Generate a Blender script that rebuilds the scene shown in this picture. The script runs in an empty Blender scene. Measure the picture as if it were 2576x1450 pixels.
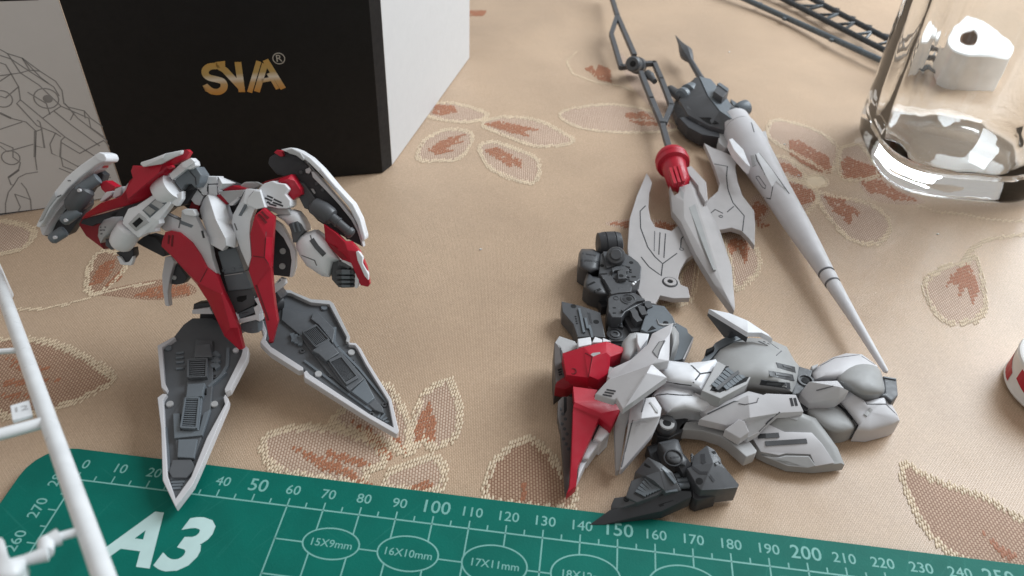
import bpy, bmesh, math, random
from mathutils import Vector, Matrix
from mathutils.bvhtree import BVHTree
random.seed(7)
SC = bpy.context.scene
COL = SC.collection
MM = 0.001

# ------------------------------------------------------------------ camera
CAM = Vector((0.247, -118.135, 192.725))                    # millimetres
RX = Vector((0.99249285, 0.11611359, 0.03841333))           # camera right
RY = Vector((0.10512054, -0.64935609, -0.75318414))         # camera down
RZ = Vector((-0.06251099, 0.7515679, -0.65668719))          # camera forward
FPX = 2010.81
cd = bpy.data.cameras.new('camera')
cam = bpy.data.objects.new('camera', cd)
COL.objects.link(cam)
cam.matrix_world = Matrix(((RX.x, -RY.x, -RZ.x, CAM.x * MM), (RX.y, -RY.y, -RZ.y, CAM.y * MM),
                           (RX.z, -RY.z, -RZ.z, CAM.z * MM), (0, 0, 0, 1)))
cd.sensor_width = 36
cd.lens = FPX * 36 / 2576
cd.clip_start = 0.01
cd.clip_end = 20
cd.dof.use_dof = True
cd.dof.focus_distance = 0.262
cd.dof.aperture_fstop = 21
SC.camera = cam

# ------------------------------------------------------------------ light
w = bpy.data.worlds.new('World')
SC.world = w
w.use_nodes = True
wb = w.node_tree.nodes['Background']
wb.inputs[0].default_value = (1.0, 0.965, 0.92, 1)
wb.inputs[1].default_value = 0.41


def area(name, loc, target, size, size_y, power, color):
    l = bpy.data.lights.new(name, 'AREA')
    l.shape = 'RECTANGLE'
    l.size = size
    l.size_y = size_y
    l.energy = power
    l.color = color
    o = bpy.data.objects.new(name, l)
    COL.objects.link(o)
    o.location = loc
    o.rotation_euler = (Vector(target) - Vector(loc)).to_track_quat('-Z', 'Y').to_euler()
    return o


area('window_light', (0.58, 0.56, 0.56), (0.0, 0.13, 0.0), 0.54, 0.62, 11.0, (0.86, 0.94, 1.0))

SC.view_settings.view_transform = 'Standard'
SC.view_settings.look = 'None'
SC.view_settings.exposure = 0.08
SC.view_settings.gamma = 1
SC.render.engine = 'CYCLES'
SC.cycles.use_denoising = True
SC.cycles.max_bounces = 14
SC.cycles.transmission_bounces = 12
SC.cycles.transparent_max_bounces = 12

# ------------------------------------------------------------------ materials


def nodes_of(name):
    m = bpy.data.materials.new(name)
    m.use_nodes = True
    nt = m.node_tree
    return m, nt, nt.nodes['Principled BSDF']


def coord(nt, scale=(1, 1, 1)):
    g = nt.nodes.new('ShaderNodeNewGeometry')
    mp = nt.nodes.new('ShaderNodeMapping')
    mp.inputs['Scale'].default_value = scale
    nt.links.new(g.outputs['Position'], mp.inputs['Vector'])
    return mp.outputs['Vector']


def noise(nt, vec, scale, detail=3):
    n = nt.nodes.new('ShaderNodeTexNoise')
    n.inputs['Scale'].default_value = scale
    n.inputs['Detail'].default_value = detail
    nt.links.new(vec, n.inputs['Vector'])
    return n.outputs['Fac']


def ramp(nt, fac, c0, c1, p0=0.0, p1=1.0):
    r = nt.nodes.new('ShaderNodeValToRGB')
    r.color_ramp.elements[0].position = p0
    r.color_ramp.elements[1].position = p1
    r.color_ramp.elements[0].color = (*c0, 1)
    r.color_ramp.elements[1].color = (*c1, 1)
    nt.links.new(fac, r.inputs['Fac'])
    return r.outputs['Color']


def bump(nt, b, h, strength, dist):
    bp = nt.nodes.new('ShaderNodeBump')
    bp.inputs['Strength'].default_value = strength
    bp.inputs['Distance'].default_value = dist
    nt.links.new(h, bp.inputs['Height'])
    nt.links.new(bp.outputs['Normal'], b.inputs['Normal'])
    return bp


def plastic(name, col, rough=0.4, var=0.06, spec=0.45, sss=0.0):
    m, nt, b = nodes_of(name)
    v = coord(nt)
    lo = tuple(c * (1 - var) for c in col)
    hi = tuple(min(1, c * (1 + var)) for c in col)
    nt.links.new(ramp(nt, noise(nt, v, 160, 4), lo, hi, .3, .7), b.inputs['Base Color'])
    rr = ramp(nt, noise(nt, v, 420, 3), (rough - .07,) * 3, (rough + .1,) * 3, .3, .7)
    nt.links.new(rr, b.inputs['Roughness'])
    b.inputs['Specular IOR Level'].default_value = spec
    if sss:
        b.inputs['Subsurface Weight'].default_value = sss
        b.inputs['Subsurface Radius'].default_value = (.0012, .0011, .001)
        b.inputs['Subsurface Scale'].default_value = 1.0
    bump(nt, b, noise(nt, v, 2600, 2), .12, .00012)
    return m


WH = plastic('white_plastic', (.76, .77, .80), .38)
PW = plastic('pale_grey_plastic', (.59, .58, .60), .42, .04, .4)
GW = plastic('weapon_grey_plastic', (.43, .41, .41), .45, .04, .32)
G2 = plastic('mid_grey_plastic', (.35, .352, .352), .5, .04, .3)
LG = plastic('light_grey_plastic', (.43, .43, .435), .5, .04, .32)
DK = plastic('dark_grey_plastic', (.078, .081, .088), .42)
BT = plastic('blade_grey_plastic', (.105, .112, .122), .42)
D2 = plastic('charcoal_plastic', (.036, .037, .042), .5)
BG = plastic('slate_plastic', (.14, .16, .18), .42)
BR = plastic('brown_grey_plastic', (.10, .085, .08), .5)
RD = plastic('red_plastic', (.44, .008, .027), .38, .05, .4)
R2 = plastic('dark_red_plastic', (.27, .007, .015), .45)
INK = plastic('panel_ink', (.035, .035, .04), .6)
IN2 = plastic('soft_panel_ink', (.13, .13, .14), .6)
INR = plastic('red_panel_ink', (.15, .005, .01), .6)
HOL = plastic('hole_black', (.008, .008, .009), .8)
BLK = plastic('black_card', (.006, .006, .0068), .5, .12, .3)
CRD = plastic('white_card', (.60, .595, .595), .5, .012)
FLP = plastic('printed_grey_card', (.60, .59, .585), .5, .012)
ART = plastic('grey_print', (.27, .265, .265), .6)
SPR = plastic('white_runner_plastic', (.76, .78, .80), .33)
RUN = plastic('black_runner_plastic', (.045, .05, .055), .25)
RUN2 = plastic('slate_runner_plastic', (.10, .12, .135), .25)


def worn(name, col, rub, rough):
    """printed vinyl: base colour with fine knife scuffs in a slightly paler tone"""
    m, nt, b = nodes_of(name)
    v = coord(nt)
    fac = None
    for ang, sc in ((.5, (30, 900, 1)), (-.9, (26, 1100, 1)), (1.9, (40, 800, 1))):
        mpn = nt.nodes.new('ShaderNodeMapping')
        mpn.vector_type = 'POINT'
        mpn.inputs['Rotation'].default_value = (0, 0, ang)
        mpn.inputs['Scale'].default_value = (1, 1, 1)
        nt.links.new(v, mpn.inputs['Vector'])
        m2 = nt.nodes.new('ShaderNodeMapping')
        m2.inputs['Scale'].default_value = sc
        nt.links.new(mpn.outputs[0], m2.inputs['Vector'])
        n = ramp(nt, noise(nt, m2.outputs[0], 1.0, 2), (0, 0, 0), (1, 1, 1), .66, .74)
        if fac is None:
            fac = n
        else:
            mx = nt.nodes.new('ShaderNodeMix')
            mx.data_type = 'RGBA'
            mx.blend_type = 'LIGHTEN'
            mx.inputs['Factor'].default_value = 1
            nt.links.new(fac, mx.inputs[6])
            nt.links.new(n, mx.inputs[7])
            fac = mx.outputs[2]
    mul = nt.nodes.new('ShaderNodeMath')
    mul.operation = 'MULTIPLY'
    mul.inputs[1].default_value = .35
    nt.links.new(fac, mul.inputs[0])
    mc = nt.nodes.new('ShaderNodeMix')
    mc.data_type = 'RGBA'
    nt.links.new(mul.outputs[0], mc.inputs['Factor'])
    nt.links.new(ramp(nt, noise(nt, v, 90, 5), tuple(c * .9 for c in col), tuple(c * 1.1 for c in col), .3, .7), mc.inputs[6])
    mc.inputs[7].default_value = (*rub, 1)
    nt.links.new(mc.outputs[2], b.inputs['Base Color'])
    b.inputs['Roughness'].default_value = rough
    b.inputs['Specular IOR Level'].default_value = .18
    bump(nt, b, noise(nt, v, 1800, 3), .25, .0002)
    return m


MAT = worn('green_mat', (.0004, .140, .108), (.02, .20, .16), .58)
MPR = plastic('mat_print', (.19, .44, .40), .55, .06, .3)
MPL = plastic('mat_letter_print', (.52, .70, .69), .55, .06, .3)
TIN = plastic('tin_white', (.74, .72, .70), .35)
PAP = plastic('white_paper', (.85, .84, .82), .6)
CBD = plastic('brown_cardboard', (.16, .075, .035), .8)


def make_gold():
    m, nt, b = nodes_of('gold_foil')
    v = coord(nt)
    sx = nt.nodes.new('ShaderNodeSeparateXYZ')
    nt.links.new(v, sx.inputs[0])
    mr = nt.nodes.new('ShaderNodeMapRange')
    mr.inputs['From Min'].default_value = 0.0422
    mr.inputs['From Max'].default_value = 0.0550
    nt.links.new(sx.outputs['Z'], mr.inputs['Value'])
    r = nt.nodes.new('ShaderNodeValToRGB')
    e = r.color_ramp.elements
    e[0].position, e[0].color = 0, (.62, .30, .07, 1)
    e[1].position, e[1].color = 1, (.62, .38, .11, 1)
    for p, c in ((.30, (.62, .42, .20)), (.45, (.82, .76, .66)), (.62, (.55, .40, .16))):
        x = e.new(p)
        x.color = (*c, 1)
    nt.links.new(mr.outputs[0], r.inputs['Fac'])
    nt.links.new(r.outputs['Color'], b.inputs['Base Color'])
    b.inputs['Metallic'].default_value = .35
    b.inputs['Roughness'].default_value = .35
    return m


GLD = make_gold()
SIL = plastic('silver_foil', (.42, .40, .36), .35)


def make_cloth(name, base, alt, bw, bh, mortar, bstr, thread=None, rough=.55, spec=.35):
    m, nt, b = nodes_of(name)
    v = coord(nt)
    rot = nt.nodes.new('ShaderNodeMapping')
    rot.inputs['Rotation'].default_value = (0, 0, math.radians(83))
    nt.links.new(v, rot.inputs['Vector'])
    br = nt.nodes.new('ShaderNodeTexBrick')
    br.inputs['Scale'].default_value = 1000.0
    br.inputs['Brick Width'].default_value = bw
    br.inputs['Row Height'].default_value = bh
    br.inputs['Mortar Size'].default_value = mortar
    br.inputs['Mortar Smooth'].default_value = .6
    br.inputs['Color1'].default_value = (*base, 1)
    br.inputs['Color2'].default_value = (*alt, 1)
    br.inputs['Mortar'].default_value = (*(thread or tuple(c * .62 for c in base)), 1)
    nt.links.new(rot.outputs[0], br.inputs['Vector'])
    n = noise(nt, v, 22, 5)
    mx = nt.nodes.new('ShaderNodeMix')
    mx.data_type = 'RGBA'
    mx.blend_type = 'MULTIPLY'
    mx.inputs['Factor'].default_value = 1
    nt.links.new(br.outputs['Color'], mx.inputs[6])
    nt.links.new(ramp(nt, n, (.88, .865, .85), (1.06, 1.05, 1.03), .3, .7), mx.inputs[7])
    mx2 = nt.nodes.new('ShaderNodeMix')
    mx2.data_type = 'RGBA'
    mx2.blend_type = 'MULTIPLY'
    mx2.inputs['Factor'].default_value = 1
    nt.links.new(mx.outputs[2], mx2.inputs[6])
    nt.links.new(ramp(nt, noise(nt, v, 1500, 2), (.90, .89, .88), (1.08, 1.08, 1.08), .25, .75), mx2.inputs[7])
    nt.links.new(mx2.outputs[2], b.inputs['Base Color'])
    b.inputs['Roughness'].default_value = rough
    b.inputs['Specular IOR Level'].default_value = spec
    b.inputs['Sheen Weight'].default_value = .12
    inv = nt.nodes.new('ShaderNodeMath')
    inv.operation = 'SUBTRACT'
    inv.inputs[0].default_value = 1
    nt.links.new(br.outputs['Fac'], inv.inputs[1])
    bp = bump(nt, b, inv.outputs[0], bstr, .00012)
    b2 = nt.nodes.new('ShaderNodeBump')
    b2.inputs['Strength'].default_value = .5
    b2.inputs['Distance'].default_value = .0034
    nt.links.new(noise(nt, v, 16, 3), b2.inputs['Height'])
    nt.links.new(b2.outputs['Normal'], bp.inputs['Normal'])
    return m


CLO = make_cloth('beige_satin_cloth', (.60, .44, .312), (.555, .40, .28), 1.15, .52, .10, .6, (.43, .30, .195), .36, .48)
PET = make_cloth('petal_weave', (.66, .515, .41), (.59, .45, .35), 1.25, .85, .20, .9, (.38, .235, .165))
PT2 = make_cloth('brown_petal_weave', (.55, .38, .27), (.48, .32, .22), 1.25, .85, .22, .9, (.29, .155, .095))
BRN = make_cloth('brown_thread', (.45, .19, .10), (.38, .15, .075), 1.9, .75, .12, .5, (.30, .11, .055))
STI = plastic('cream_thread', (.68, .54, .38), .4, .10, .5)

# ------------------------------------------------------------------ geometry helpers (all in millimetres, world axes)
VIEWS = dict(A=(63.1, 347.3, .2395), B=(378.8, 347.3, .26126), C=(315.7, 568.2, .26122), D=(315.7, 726.1, .39184),
             E=(1452.2, 0, .34834), F=(1389.0, 378.8, .30485), G=(1357.4, 568.2, .23952), H=(1357.4, 757.6, .34844),
             I=(1704.7, 757.6, .32651), J=(1420.6, 1010.2, .2395), K=(1767.8, 0, .39193), L=(0, 631.4, .56418),
             M=(568.2, 947.1, .39215), N=(1389.0, 1199.6, .46078), O=(0, 0, .46568), Q=(2146.7, 505.1, .6515),
             U=(0, 0, 1))


def vp(v, p):
    o = VIEWS[v]
    return (o[0] + p[0] * o[2], o[1] + p[1] * o[2])


def ray(x, y):
    return (RX * ((x - 1288) / FPX) + RY * ((y - 725) / FPX) + RZ).normalized()


def atz(x, y, z):
    r = ray(x, y)
    return CAM + r * ((z - CAM.z) / r.z)


class Plane:
    def __init__(s, p, n):
        s.p = Vector(p)
        s.n = Vector(n).normalized()
        if s.n.dot(CAM - s.p) < 0:
            s.n = -s.n

    def pt(s, x, y, d=0):
        r = ray(x, y)
        return CAM + r * ((s.n.dot(s.p - CAM) + d) / s.n.dot(r))


def slope(a, b, side=None):
    """plane through two photo points with known heights; side = a horizontal direction in it"""
    A, B = atz(*a), atz(*b)
    ax = B - A
    if side is None:
        side = Vector((ax.y, -ax.x, 0))
    return Plane(A, ax.cross(Vector(side)))


FLAT = Plane((0, 0, 0), (0, 0, 1))
WL = {}          # world location of every object, mm
REG = {}         # world-space verts and faces of every part, for laying lines onto it
S = dict(fr=FLAT, v='U', th=None)


def use(fr=None, v=None):
    if fr is not None:
        S['fr'] = fr
    if v is not None:
        S['v'] = v


def tag(o, label=None, cat=None, group=None, kind=None):
    for k, x in (('label', label), ('category', cat), ('group', group), ('kind', kind)):
        if x:
            o[k] = x


def thing(name, label, cat, loc, group=None):
    o = bpy.data.objects.new(name, None)
    COL.objects.link(o)
    o.empty_display_size = .01
    o.location = Vector(loc) * MM
    WL[o.name] = Vector(loc)
    tag(o, label, cat, group)
    S['th'] = o
    return o


def mk(name, verts, faces, mat, parent='th', bev=0, seg=2, angle=22, minang=18, smooth=True, floor=None):
    if parent == 'th':
        parent = S['th']
    if floor is None:
        floor = .05
    verts = [Vector((v[0], v[1], max(v[2], floor))) for v in verts]
    bm = bmesh.new()
    bv = [bm.verts.new(v) for v in verts]
    for f in faces:
        try:
            bm.faces.new([bv[i] for i in f])
        except ValueError:
            pass
    bmesh.ops.recalc_face_normals(bm, faces=bm.faces[:])
    if bev:
        bev *= .62
        ed = [e for e in bm.edges if len(e.link_faces) == 2 and e.calc_face_angle(0) > math.radians(minang)]
        if ed:
            bmesh.ops.bevel(bm, geom=ed, offset=bev, segments=seg, profile=.5, affect='EDGES', clamp_overlap=True)
    bm.normal_update()
    cs = [v.co for v in bm.verts]
    c = Vector([(min(q[i] for q in cs) + max(q[i] for q in cs)) / 2 for i in range(3)])
    tv = [v.co.copy() for v in bm.verts]
    bm.verts.index_update()
    tf = [[v.index for v in f.verts] for f in bm.faces]
    for v in bm.verts:
        v.co = (v.co - c) * MM
    me = bpy.data.meshes.new(name)
    for f in bm.faces:
        f.smooth = smooth
    bm.to_mesh(me)
    bm.free()
    if smooth:
        me.set_sharp_from_angle(angle=math.radians(angle))
    me.materials.append(mat)
    o = bpy.data.objects.new(name, me)
    COL.objects.link(o)
    WL[o.name] = c
    REG[o.name] = (tv, tf)
    if parent is not None:
        o.parent = parent
        o.location = (c - WL[parent.name]) * MM
    else:
        o.location = c * MM
    return o


def px(pts, v=None, fr=None, d=0):
    v = v or S['v']
    fr = fr or S['fr']
    out = []
    for p in pts:
        x, y = vp(v, p)
        out.append(fr.pt(x, y, d + (p[2] if len(p) > 2 else 0)))
    return out


def solid(name, top, low, mat, parent='th', bev=.25, **k):
    n = len(top)
    f = [list(range(n)), list(range(2 * n - 1, n - 1, -1))]
    f += [[i, i + n, (i + 1) % n + n, (i + 1) % n] for i in range(n)]
    return mk(name, top + low, f, mat, parent, bev, **k)


def plate(name, pts, d, t, mat, bev=.25, v=None, fr=None, parent='th', taper=0, **k):
    """a flat-topped slab: outline from the photo, d above the plane, t thick"""
    fr = fr or S['fr']
    top = px(pts, v, fr, d)
    low = [p - fr.n * t for p in top]
    if taper:
        c = sum(low, Vector()) / len(low)
        low = [p + (p - c) * taper for p in low]
    return solid(name, top, low, mat, parent, bev, **k)


def facet(name, pts, faces, d, t, mat, bev=.2, v=None, fr=None, parent='th', **k):
    """a folded slab: points with their own heights, listed faces, t thick"""
    fr = fr or S['fr']
    top = px(pts, v, fr, d)
    n = len(top)
    cnt = {}
    for f in faces:
        for i in range(len(f)):
            a, b = f[i], f[(i + 1) % len(f)]
            cnt[(a, b)] = 1
    fs = [list(f) for f in faces] + [[i + n for i in reversed(f)] for f in faces]
    for (a, b) in cnt:
        if (b, a) not in cnt:
            fs.append([b, a, a + n, b + n])
    return mk(name, top + [p - fr.n * t for p in top], fs, mat, parent, bev, minang=9, angle=20, **k)


def smooth_loop(pts, n=4):
    out = []
    m = len(pts)
    for i in range(m):
        p0, p1, p2, p3 = (pts[(i + j) % m] for j in (-1, 0, 1, 2))
        for k in range(n):
            t = k / n
            out.append(tuple(.5 * (2 * p1[a] + (p2[a] - p0[a]) * t + (2 * p0[a] - 5 * p1[a] + 4 * p2[a] - p3[a]) * t * t +
                                   (3 * p1[a] - p0[a] - 3 * p2[a] + p3[a]) * t ** 3) for a in range(len(p1))))
    return out


def dome(name, pts, d, H, t, mat, v=None, fr=None, parent='th', rings=7, power=2.0, center=None, round_=True, **k):
    """a swelling shell over an outline"""
    fr = fr or S['fr']
    pts = [tuple(p) if len(p) > 2 else (*p, 0) for p in pts]
    if round_:
        pts = smooth_loop(pts, 3)
    n = len(pts)
    cx = sum(p[0] for p in pts) / n
    cy = sum(p[1] for p in pts) / n
    if center:
        cx, cy = center
    vs, fs = [], []
    low = [p - fr.n * t for p in px(pts, v, fr, d)]
    vs += low
    for r in range(rings):
        q = 1 - (r / rings) ** 1.4
        h = H * (1 - q ** power) ** (1 / power)
        vs += px([(cx + (p[0] - cx) * q, cy + (p[1] - cy) * q, p[2] * q + h) for p in pts], v, fr, d)
    vs += px([(cx, cy, H)], v, fr, d)
    fs.append(list(range(n - 1, -1, -1)))
    for r in range(rings):
        for i in range(n):
            j = (i + 1) % n
            fs.append([r * n + i, r * n + j, (r + 1) * n + j, (r + 1) * n + i])
    c = len(vs) - 1
    for i in range(n):
        fs.append([rings * n + i, rings * n + (i + 1) % n, c])
    return mk(name, vs, fs, mat, parent, 0, angle=50, **k)


def lathe(name, A, B, prof, mat, parent='th', seg=28, angle=35, **k):
    """turned form on the axis A-B; prof = (fraction, radius mm)"""
    A, B = Vector(A), Vector(B)
    ax = (B - A).normalized()
    u = ax.orthogonal().normalized()
    w_ = ax.cross(u)
    vs, fs = [], []
    for s, r in prof:
        c = A.lerp(B, s)
        vs += [c + (u * math.cos(2 * math.pi * i / seg) + w_ * math.sin(2 * math.pi * i / seg)) * max(r, .02) for i in range(seg)]
    for q in range(len(prof) - 1):
        for i in range(seg):
            j = (i + 1) % seg
            fs.append([q * seg + i, q * seg + j, (q + 1) * seg + j, (q + 1) * seg + i])
    fs.append(list(range(seg)))
    m_ = (len(prof) - 1) * seg
    fs.append([m_ + i for i in range(seg)])
    return mk(name, vs, fs, mat, parent, 0, angle=angle, **k)


def tube(name, A, B, r, mat, r2=None, **k):
    return lathe(name, A, B, [(0, r * .8), (.03, r), (.97, r2 or r), (1, (r2 or r) * .8)], mat, **k)


def bar(name, A, B, wd, hd, mat, up=Vector((0, 0, 1)), parent='th', bev=.15):
    A, B = Vector(A), Vector(B)
    ax = (B - A).normalized()
    s = ax.cross(up).normalized()
    u = s.cross(ax)
    q = [(-1, -1), (1, -1), (1, 1), (-1, 1)]
    a = [A + s * (wd / 2 * i) + u * (hd / 2 * j) for i, j in q]
    b = [B + s * (wd / 2 * i) + u * (hd / 2 * j) for i, j in q]
    return solid(name, a, b, mat, parent, bev)


BV = {}


def hit(x, y, on):
    best = None
    r = ray(x, y)
    for o in on:
        if o.name not in BV:
            tv, tf = REG[o.name]
            BV[o.name] = BVHTree.FromPolygons(tv, tf)
        loc, nrm, idx, dist = BV[o.name].ray_cast(CAM, r)
        if loc is not None and (best is None or dist < best[2]):
            if nrm.dot(r) > 0:
                nrm = -nrm
            best = (loc, nrm, dist)
    if best is None:
        for o in on:
            fr = S['fr']
            p = fr.pt(x, y, 0)
            loc, nrm, idx, dist = BV[o.name].find_nearest(p)
            if nrm.dot(r) > 0:
                nrm = -nrm
            return loc, nrm, dist
    return best


def line(pts, wd=.35, mat=None, on=None, name='panel_line', h=.09, v=None, closed=False, d=0, fr=None, step=8, parent=None):
    """an inked groove or raised seam laid on the surface of a part"""
    mat = mat or INK
    v = v or S['v']
    q = [vp(v, p) for p in pts]
    if closed:
        q.append(q[0])
    dense = [q[0]]
    for a, b in zip(q, q[1:]):
        m = max(1, int(math.hypot(b[0] - a[0], b[1] - a[1]) / step)) if on else 1
        dense += [(a[0] + (b[0] - a[0]) * i / m, a[1] + (b[1] - a[1]) * i / m) for i in range(1, m + 1)]
    P, N = [], []
    for x, y in dense:
        if on:
            l, n, _ = hit(x, y, on if isinstance(on, list) else [on])
            P.append(l)
            N.append(n)
        else:
            f = fr or S['fr']
            P.append(f.pt(x, y, d))
            N.append(f.n)
    vs, fs = [], []
    n = len(P)
    for i in range(n):
        t = (P[min(i + 1, n - 1)] - P[max(i - 1, 0)])
        if t.length < 1e-6:
            t = Vector((1, 0, 0))
        t.normalize()
        s = N[i].cross(t).normalized()
        if 0 < i < n - 1:
            a, b = (P[i] - P[i - 1]).normalized(), (P[i + 1] - P[i]).normalized()
            s = s / max(.6, math.cos(a.angle(b, 0) / 2))
        if i == 0 and not closed:
            P[i] = P[i] - t * wd * .2
        vs += [P[i] - s * wd / 2 + N[i] * h, P[i] + s * wd / 2 + N[i] * h, P[i] + s * wd / 2 - N[i] * .2, P[i] - s * wd / 2 - N[i] * .2]
    for i in range(n - 1):
        a, b = 4 * i, 4 * i + 4
        fs += [[a, a + 1, b + 1, b], [a + 1, a + 2, b + 2, b + 1], [a + 3, a, b, b + 3], [a + 2, a + 3, b + 3, b + 2]]
    fs += [[3, 2, 1, 0], [4 * n - 4, 4 * n - 3, 4 * n - 2, 4 * n - 1]]
    if parent is None:
        parent = (on[0] if isinstance(on, list) else on) if on else S['th']
    return mk(name, vs, fs, mat, parent, 0, smooth=False)


def inset(pts, on, mat=None, name='slot', h=.06, v=None, lo=.3, parent=None, bev=0):
    """a small flat piece seated on a part"""
    mat = mat or INK
    v = v or S['v']
    T, Lw = [], []
    hs = [hit(*vp(v, p), on if isinstance(on, list) else [on]) for p in pts]
    nn = sum((x[1] for x in hs), Vector()).normalized()
    for l, n, _ in hs:
        T.append(l + nn * h)
        Lw.append(l - nn * lo)
    return solid(name, T, Lw, mat, parent or (on[0] if isinstance(on, list) else on), bev)


def ring(c, r0, r1, h, mat, on=None, name='ring', v=None, d=0, fr=None, seg=20, lo=.4, parent=None):
    """round boss (r1 = 0) or annulus standing on a part"""
    v = v or S['v']
    x, y = vp(v, c)
    if on:
        p, n, _ = hit(x, y, on if isinstance(on, list) else [on])
    else:
        f = fr or S['fr']
        p, n = f.pt(x, y, d), f.n
    u = n.orthogonal().normalized()
    w_ = n.cross(u)
    cs = [(u * math.cos(2 * math.pi * i / seg) + w_ * math.sin(2 * math.pi * i / seg)) for i in range(seg)]
    vs = [p + q * r0 - n * lo for q in cs] + [p + q * r0 + n * (h * .8) for q in cs] + [p + q * (r0 - min(.15, r0 * .15)) + n * h for q in cs]
    fs = [[i + k * seg, (i + 1) % seg + k * seg, (i + 1) % seg + (k + 1) * seg, i + (k + 1) * seg] for k in (0, 1) for i in range(seg)]
    if r1:
        vs += [p + q * r1 + n * h for q in cs] + [p + q * r1 - n * lo for q in cs]
        fs += [[i + k * seg, (i + 1) % seg + k * seg, (i + 1) % seg + (k + 1) * seg, i + (k + 1) * seg] for k in (2, 3) for i in range(seg)]
        fs += [[4 * seg + i, 4 * seg + (i + 1) % seg, (i + 1) % seg, i] for i in range(seg)]
    else:
        fs += [list(range(2 * seg, 3 * seg)), list(range(seg - 1, -1, -1))]
    return mk(name, vs, fs, mat, parent or ((on[0] if isinstance(on, list) else on) if on else S['th']), 0, angle=30)


def quad(q, a, b):
    (x0, y0), (x1, y1), (x2, y2), (x3, y3) = q
    return ((x0 * (1 - a) + x1 * a) * (1 - b) + (x3 * (1 - a) + x2 * a) * b, (y0 * (1 - a) + y1 * a) * (1 - b) + (y3 * (1 - a) + y2 * a) * b)


def vent(q, n, d, t, mat, dark=None, frame=.12, fill=.5, slat=None):
    """framed louvre: q = four photo corners; n slats run between side 0-3 and side 1-2"""
    o = plate('vent_recess', q, d, t, dark or HOL, 0)
    for a0, a1, b0, b1 in ((-.02, 1.02, -frame * .6, 0), (-.02, 1.02, 1, 1 + frame * .6), (-frame, 0, -.05, 1.05), (1, 1 + frame, -.05, 1.05)):
        plate('vent_frame', [quad(q, a0, b0), quad(q, a1, b0), quad(q, a1, b1), quad(q, a0, b1)], d + .7, t + .7, mat, .12, parent=o)
    for i in range(n):
        b0 = (i + .5 - fill / 2) / n
        b1 = (i + .5 + fill / 2) / n
        plate('slat', [quad(q, .02, b0), quad(q, .98, b0), quad(q, .98, b1), quad(q, .02, b1)], d + .4, .5, slat or mat, .08, parent=o)
    return o


def text(body, O, ux, uy, size, mat, parent, name='printed_text', bold=0.0, shear=0.0, lift=.03, align='CENTER'):
    cu = bpy.data.curves.new('t', 'FONT')
    cu.body = body
    cu.size = size
    cu.align_x = align
    cu.align_y = 'CENTER'
    cu.offset = bold
    cu.shear = shear
    cu.resolution_u = 3
    ob = bpy.data.objects.new('t', cu)
    COL.objects.link(ob)
    me = bpy.data.meshes.new_from_object(ob.evaluated_get(bpy.context.evaluated_depsgraph_get()))
    nrm = ux.cross(uy).normalized()
    vs = [O + ux * v.co.x + uy * v.co.y + nrm * lift for v in me.vertices]
    fs = [list(p.vertices) for p in me.polygons]
    bpy.data.objects.remove(ob)
    bpy.data.meshes.remove(me)
    return mk(name, vs, fs, mat, parent, 0, smooth=False)

# ================================================================== the tablecloth and its woven flowers


def cloth_z(x, y):
    a = .22 * (math.sin(x / 47 + .6) * math.sin(y / 61 + 1.1) + .6 * math.sin(x / 29 - y / 43)) - .40
    back = max(0.0, min(1.0, (y - 268) / 80))
    f = math.sin((x * .75 - y * .55) / 21 + .8 * math.sin(x / 70)) + .5 * math.sin((x * .3 + y) / 33)
    return a + back * (1.5 * f - 2.0)


def build_cloth():
    xs = [-620 + 6 * i for i in range(208)]
    ys = [-330 + 6 * i for i in range(186)]
    vs = [Vector((x, y, cloth_z(x, y))) for y in ys for x in xs]
    n = len(xs)
    fs = [[j * n + i, j * n + i + 1, (j + 1) * n + i + 1, (j + 1) * n + i] for j in range(len(ys) - 1) for i in range(n - 1)]
    o = mk('tablecloth', vs, fs, CLO, None, 0, angle=80, floor=-9)
    tag(o, kind='structure')
    return o


CLOTH = build_cloth()


def onc(p, v, lift):
    q = atz(*vp(v, p), 0)
    return Vector((q.x, q.y, cloth_z(q.x, q.y) + lift))


def patch(name, loop, mat, lift):
    """thin woven patch following the cloth, rings towards its middle"""
    n = len(loop)
    c = sum(loop, Vector()) / n
    vs, fs = [], []
    R = 5
    for r in range(R):
        q = 1 - r / R
        for p in loop:
            x, y = c.x + (p.x - c.x) * q, c.y + (p.y - c.y) * q
            vs.append(Vector((x, y, cloth_z(x, y) + lift * (1 if r else .2))))
    vs.append(Vector((c.x, c.y, cloth_z(c.x, c.y) + lift)))
    for r in range(R - 1):
        for i in range(n):
            j = (i + 1) % n
            fs.append([r * n + i, r * n + j, (r + 1) * n + j, (r + 1) * n + i])
    fs += [[(R - 1) * n + i, (R - 1) * n + (i + 1) % n, R * n] for i in range(n)]
    return mk(name, vs, fs, mat, CLOTH, 0, angle=80, floor=-9)


WEFT = Vector((.12, 1, 0)).normalized()


CW, CL = .72, 1.75          # weave cell: across and along the weft


def cells_near(loop, closed, rows, size):
    side = Vector((WEFT.y, -WEFT.x, 0))
    out = set()
    m = len(loop)
    for i in range(m if closed else m - 1):
        a, b = loop[i], loop[(i + 1) % m]
        L_ = (b - a).length
        if L_ < 1e-6:
            continue
        t = (b - a) / L_
        nrm = Vector((-t.y, t.x, 0))
        k = max(1, int(L_ / .3))
        for j in range(k):
            p = a + t * (L_ * j / k)
            for r in range(rows):
                q = p + nrm * ((r - (rows - 1) / 2) * 1.0 * size)
                c = round(q.dot(side) / (CW * size))
                out.add((c, round(q.dot(WEFT) / (CL * size) - (c % 3) / 3)))
    return out


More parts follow.
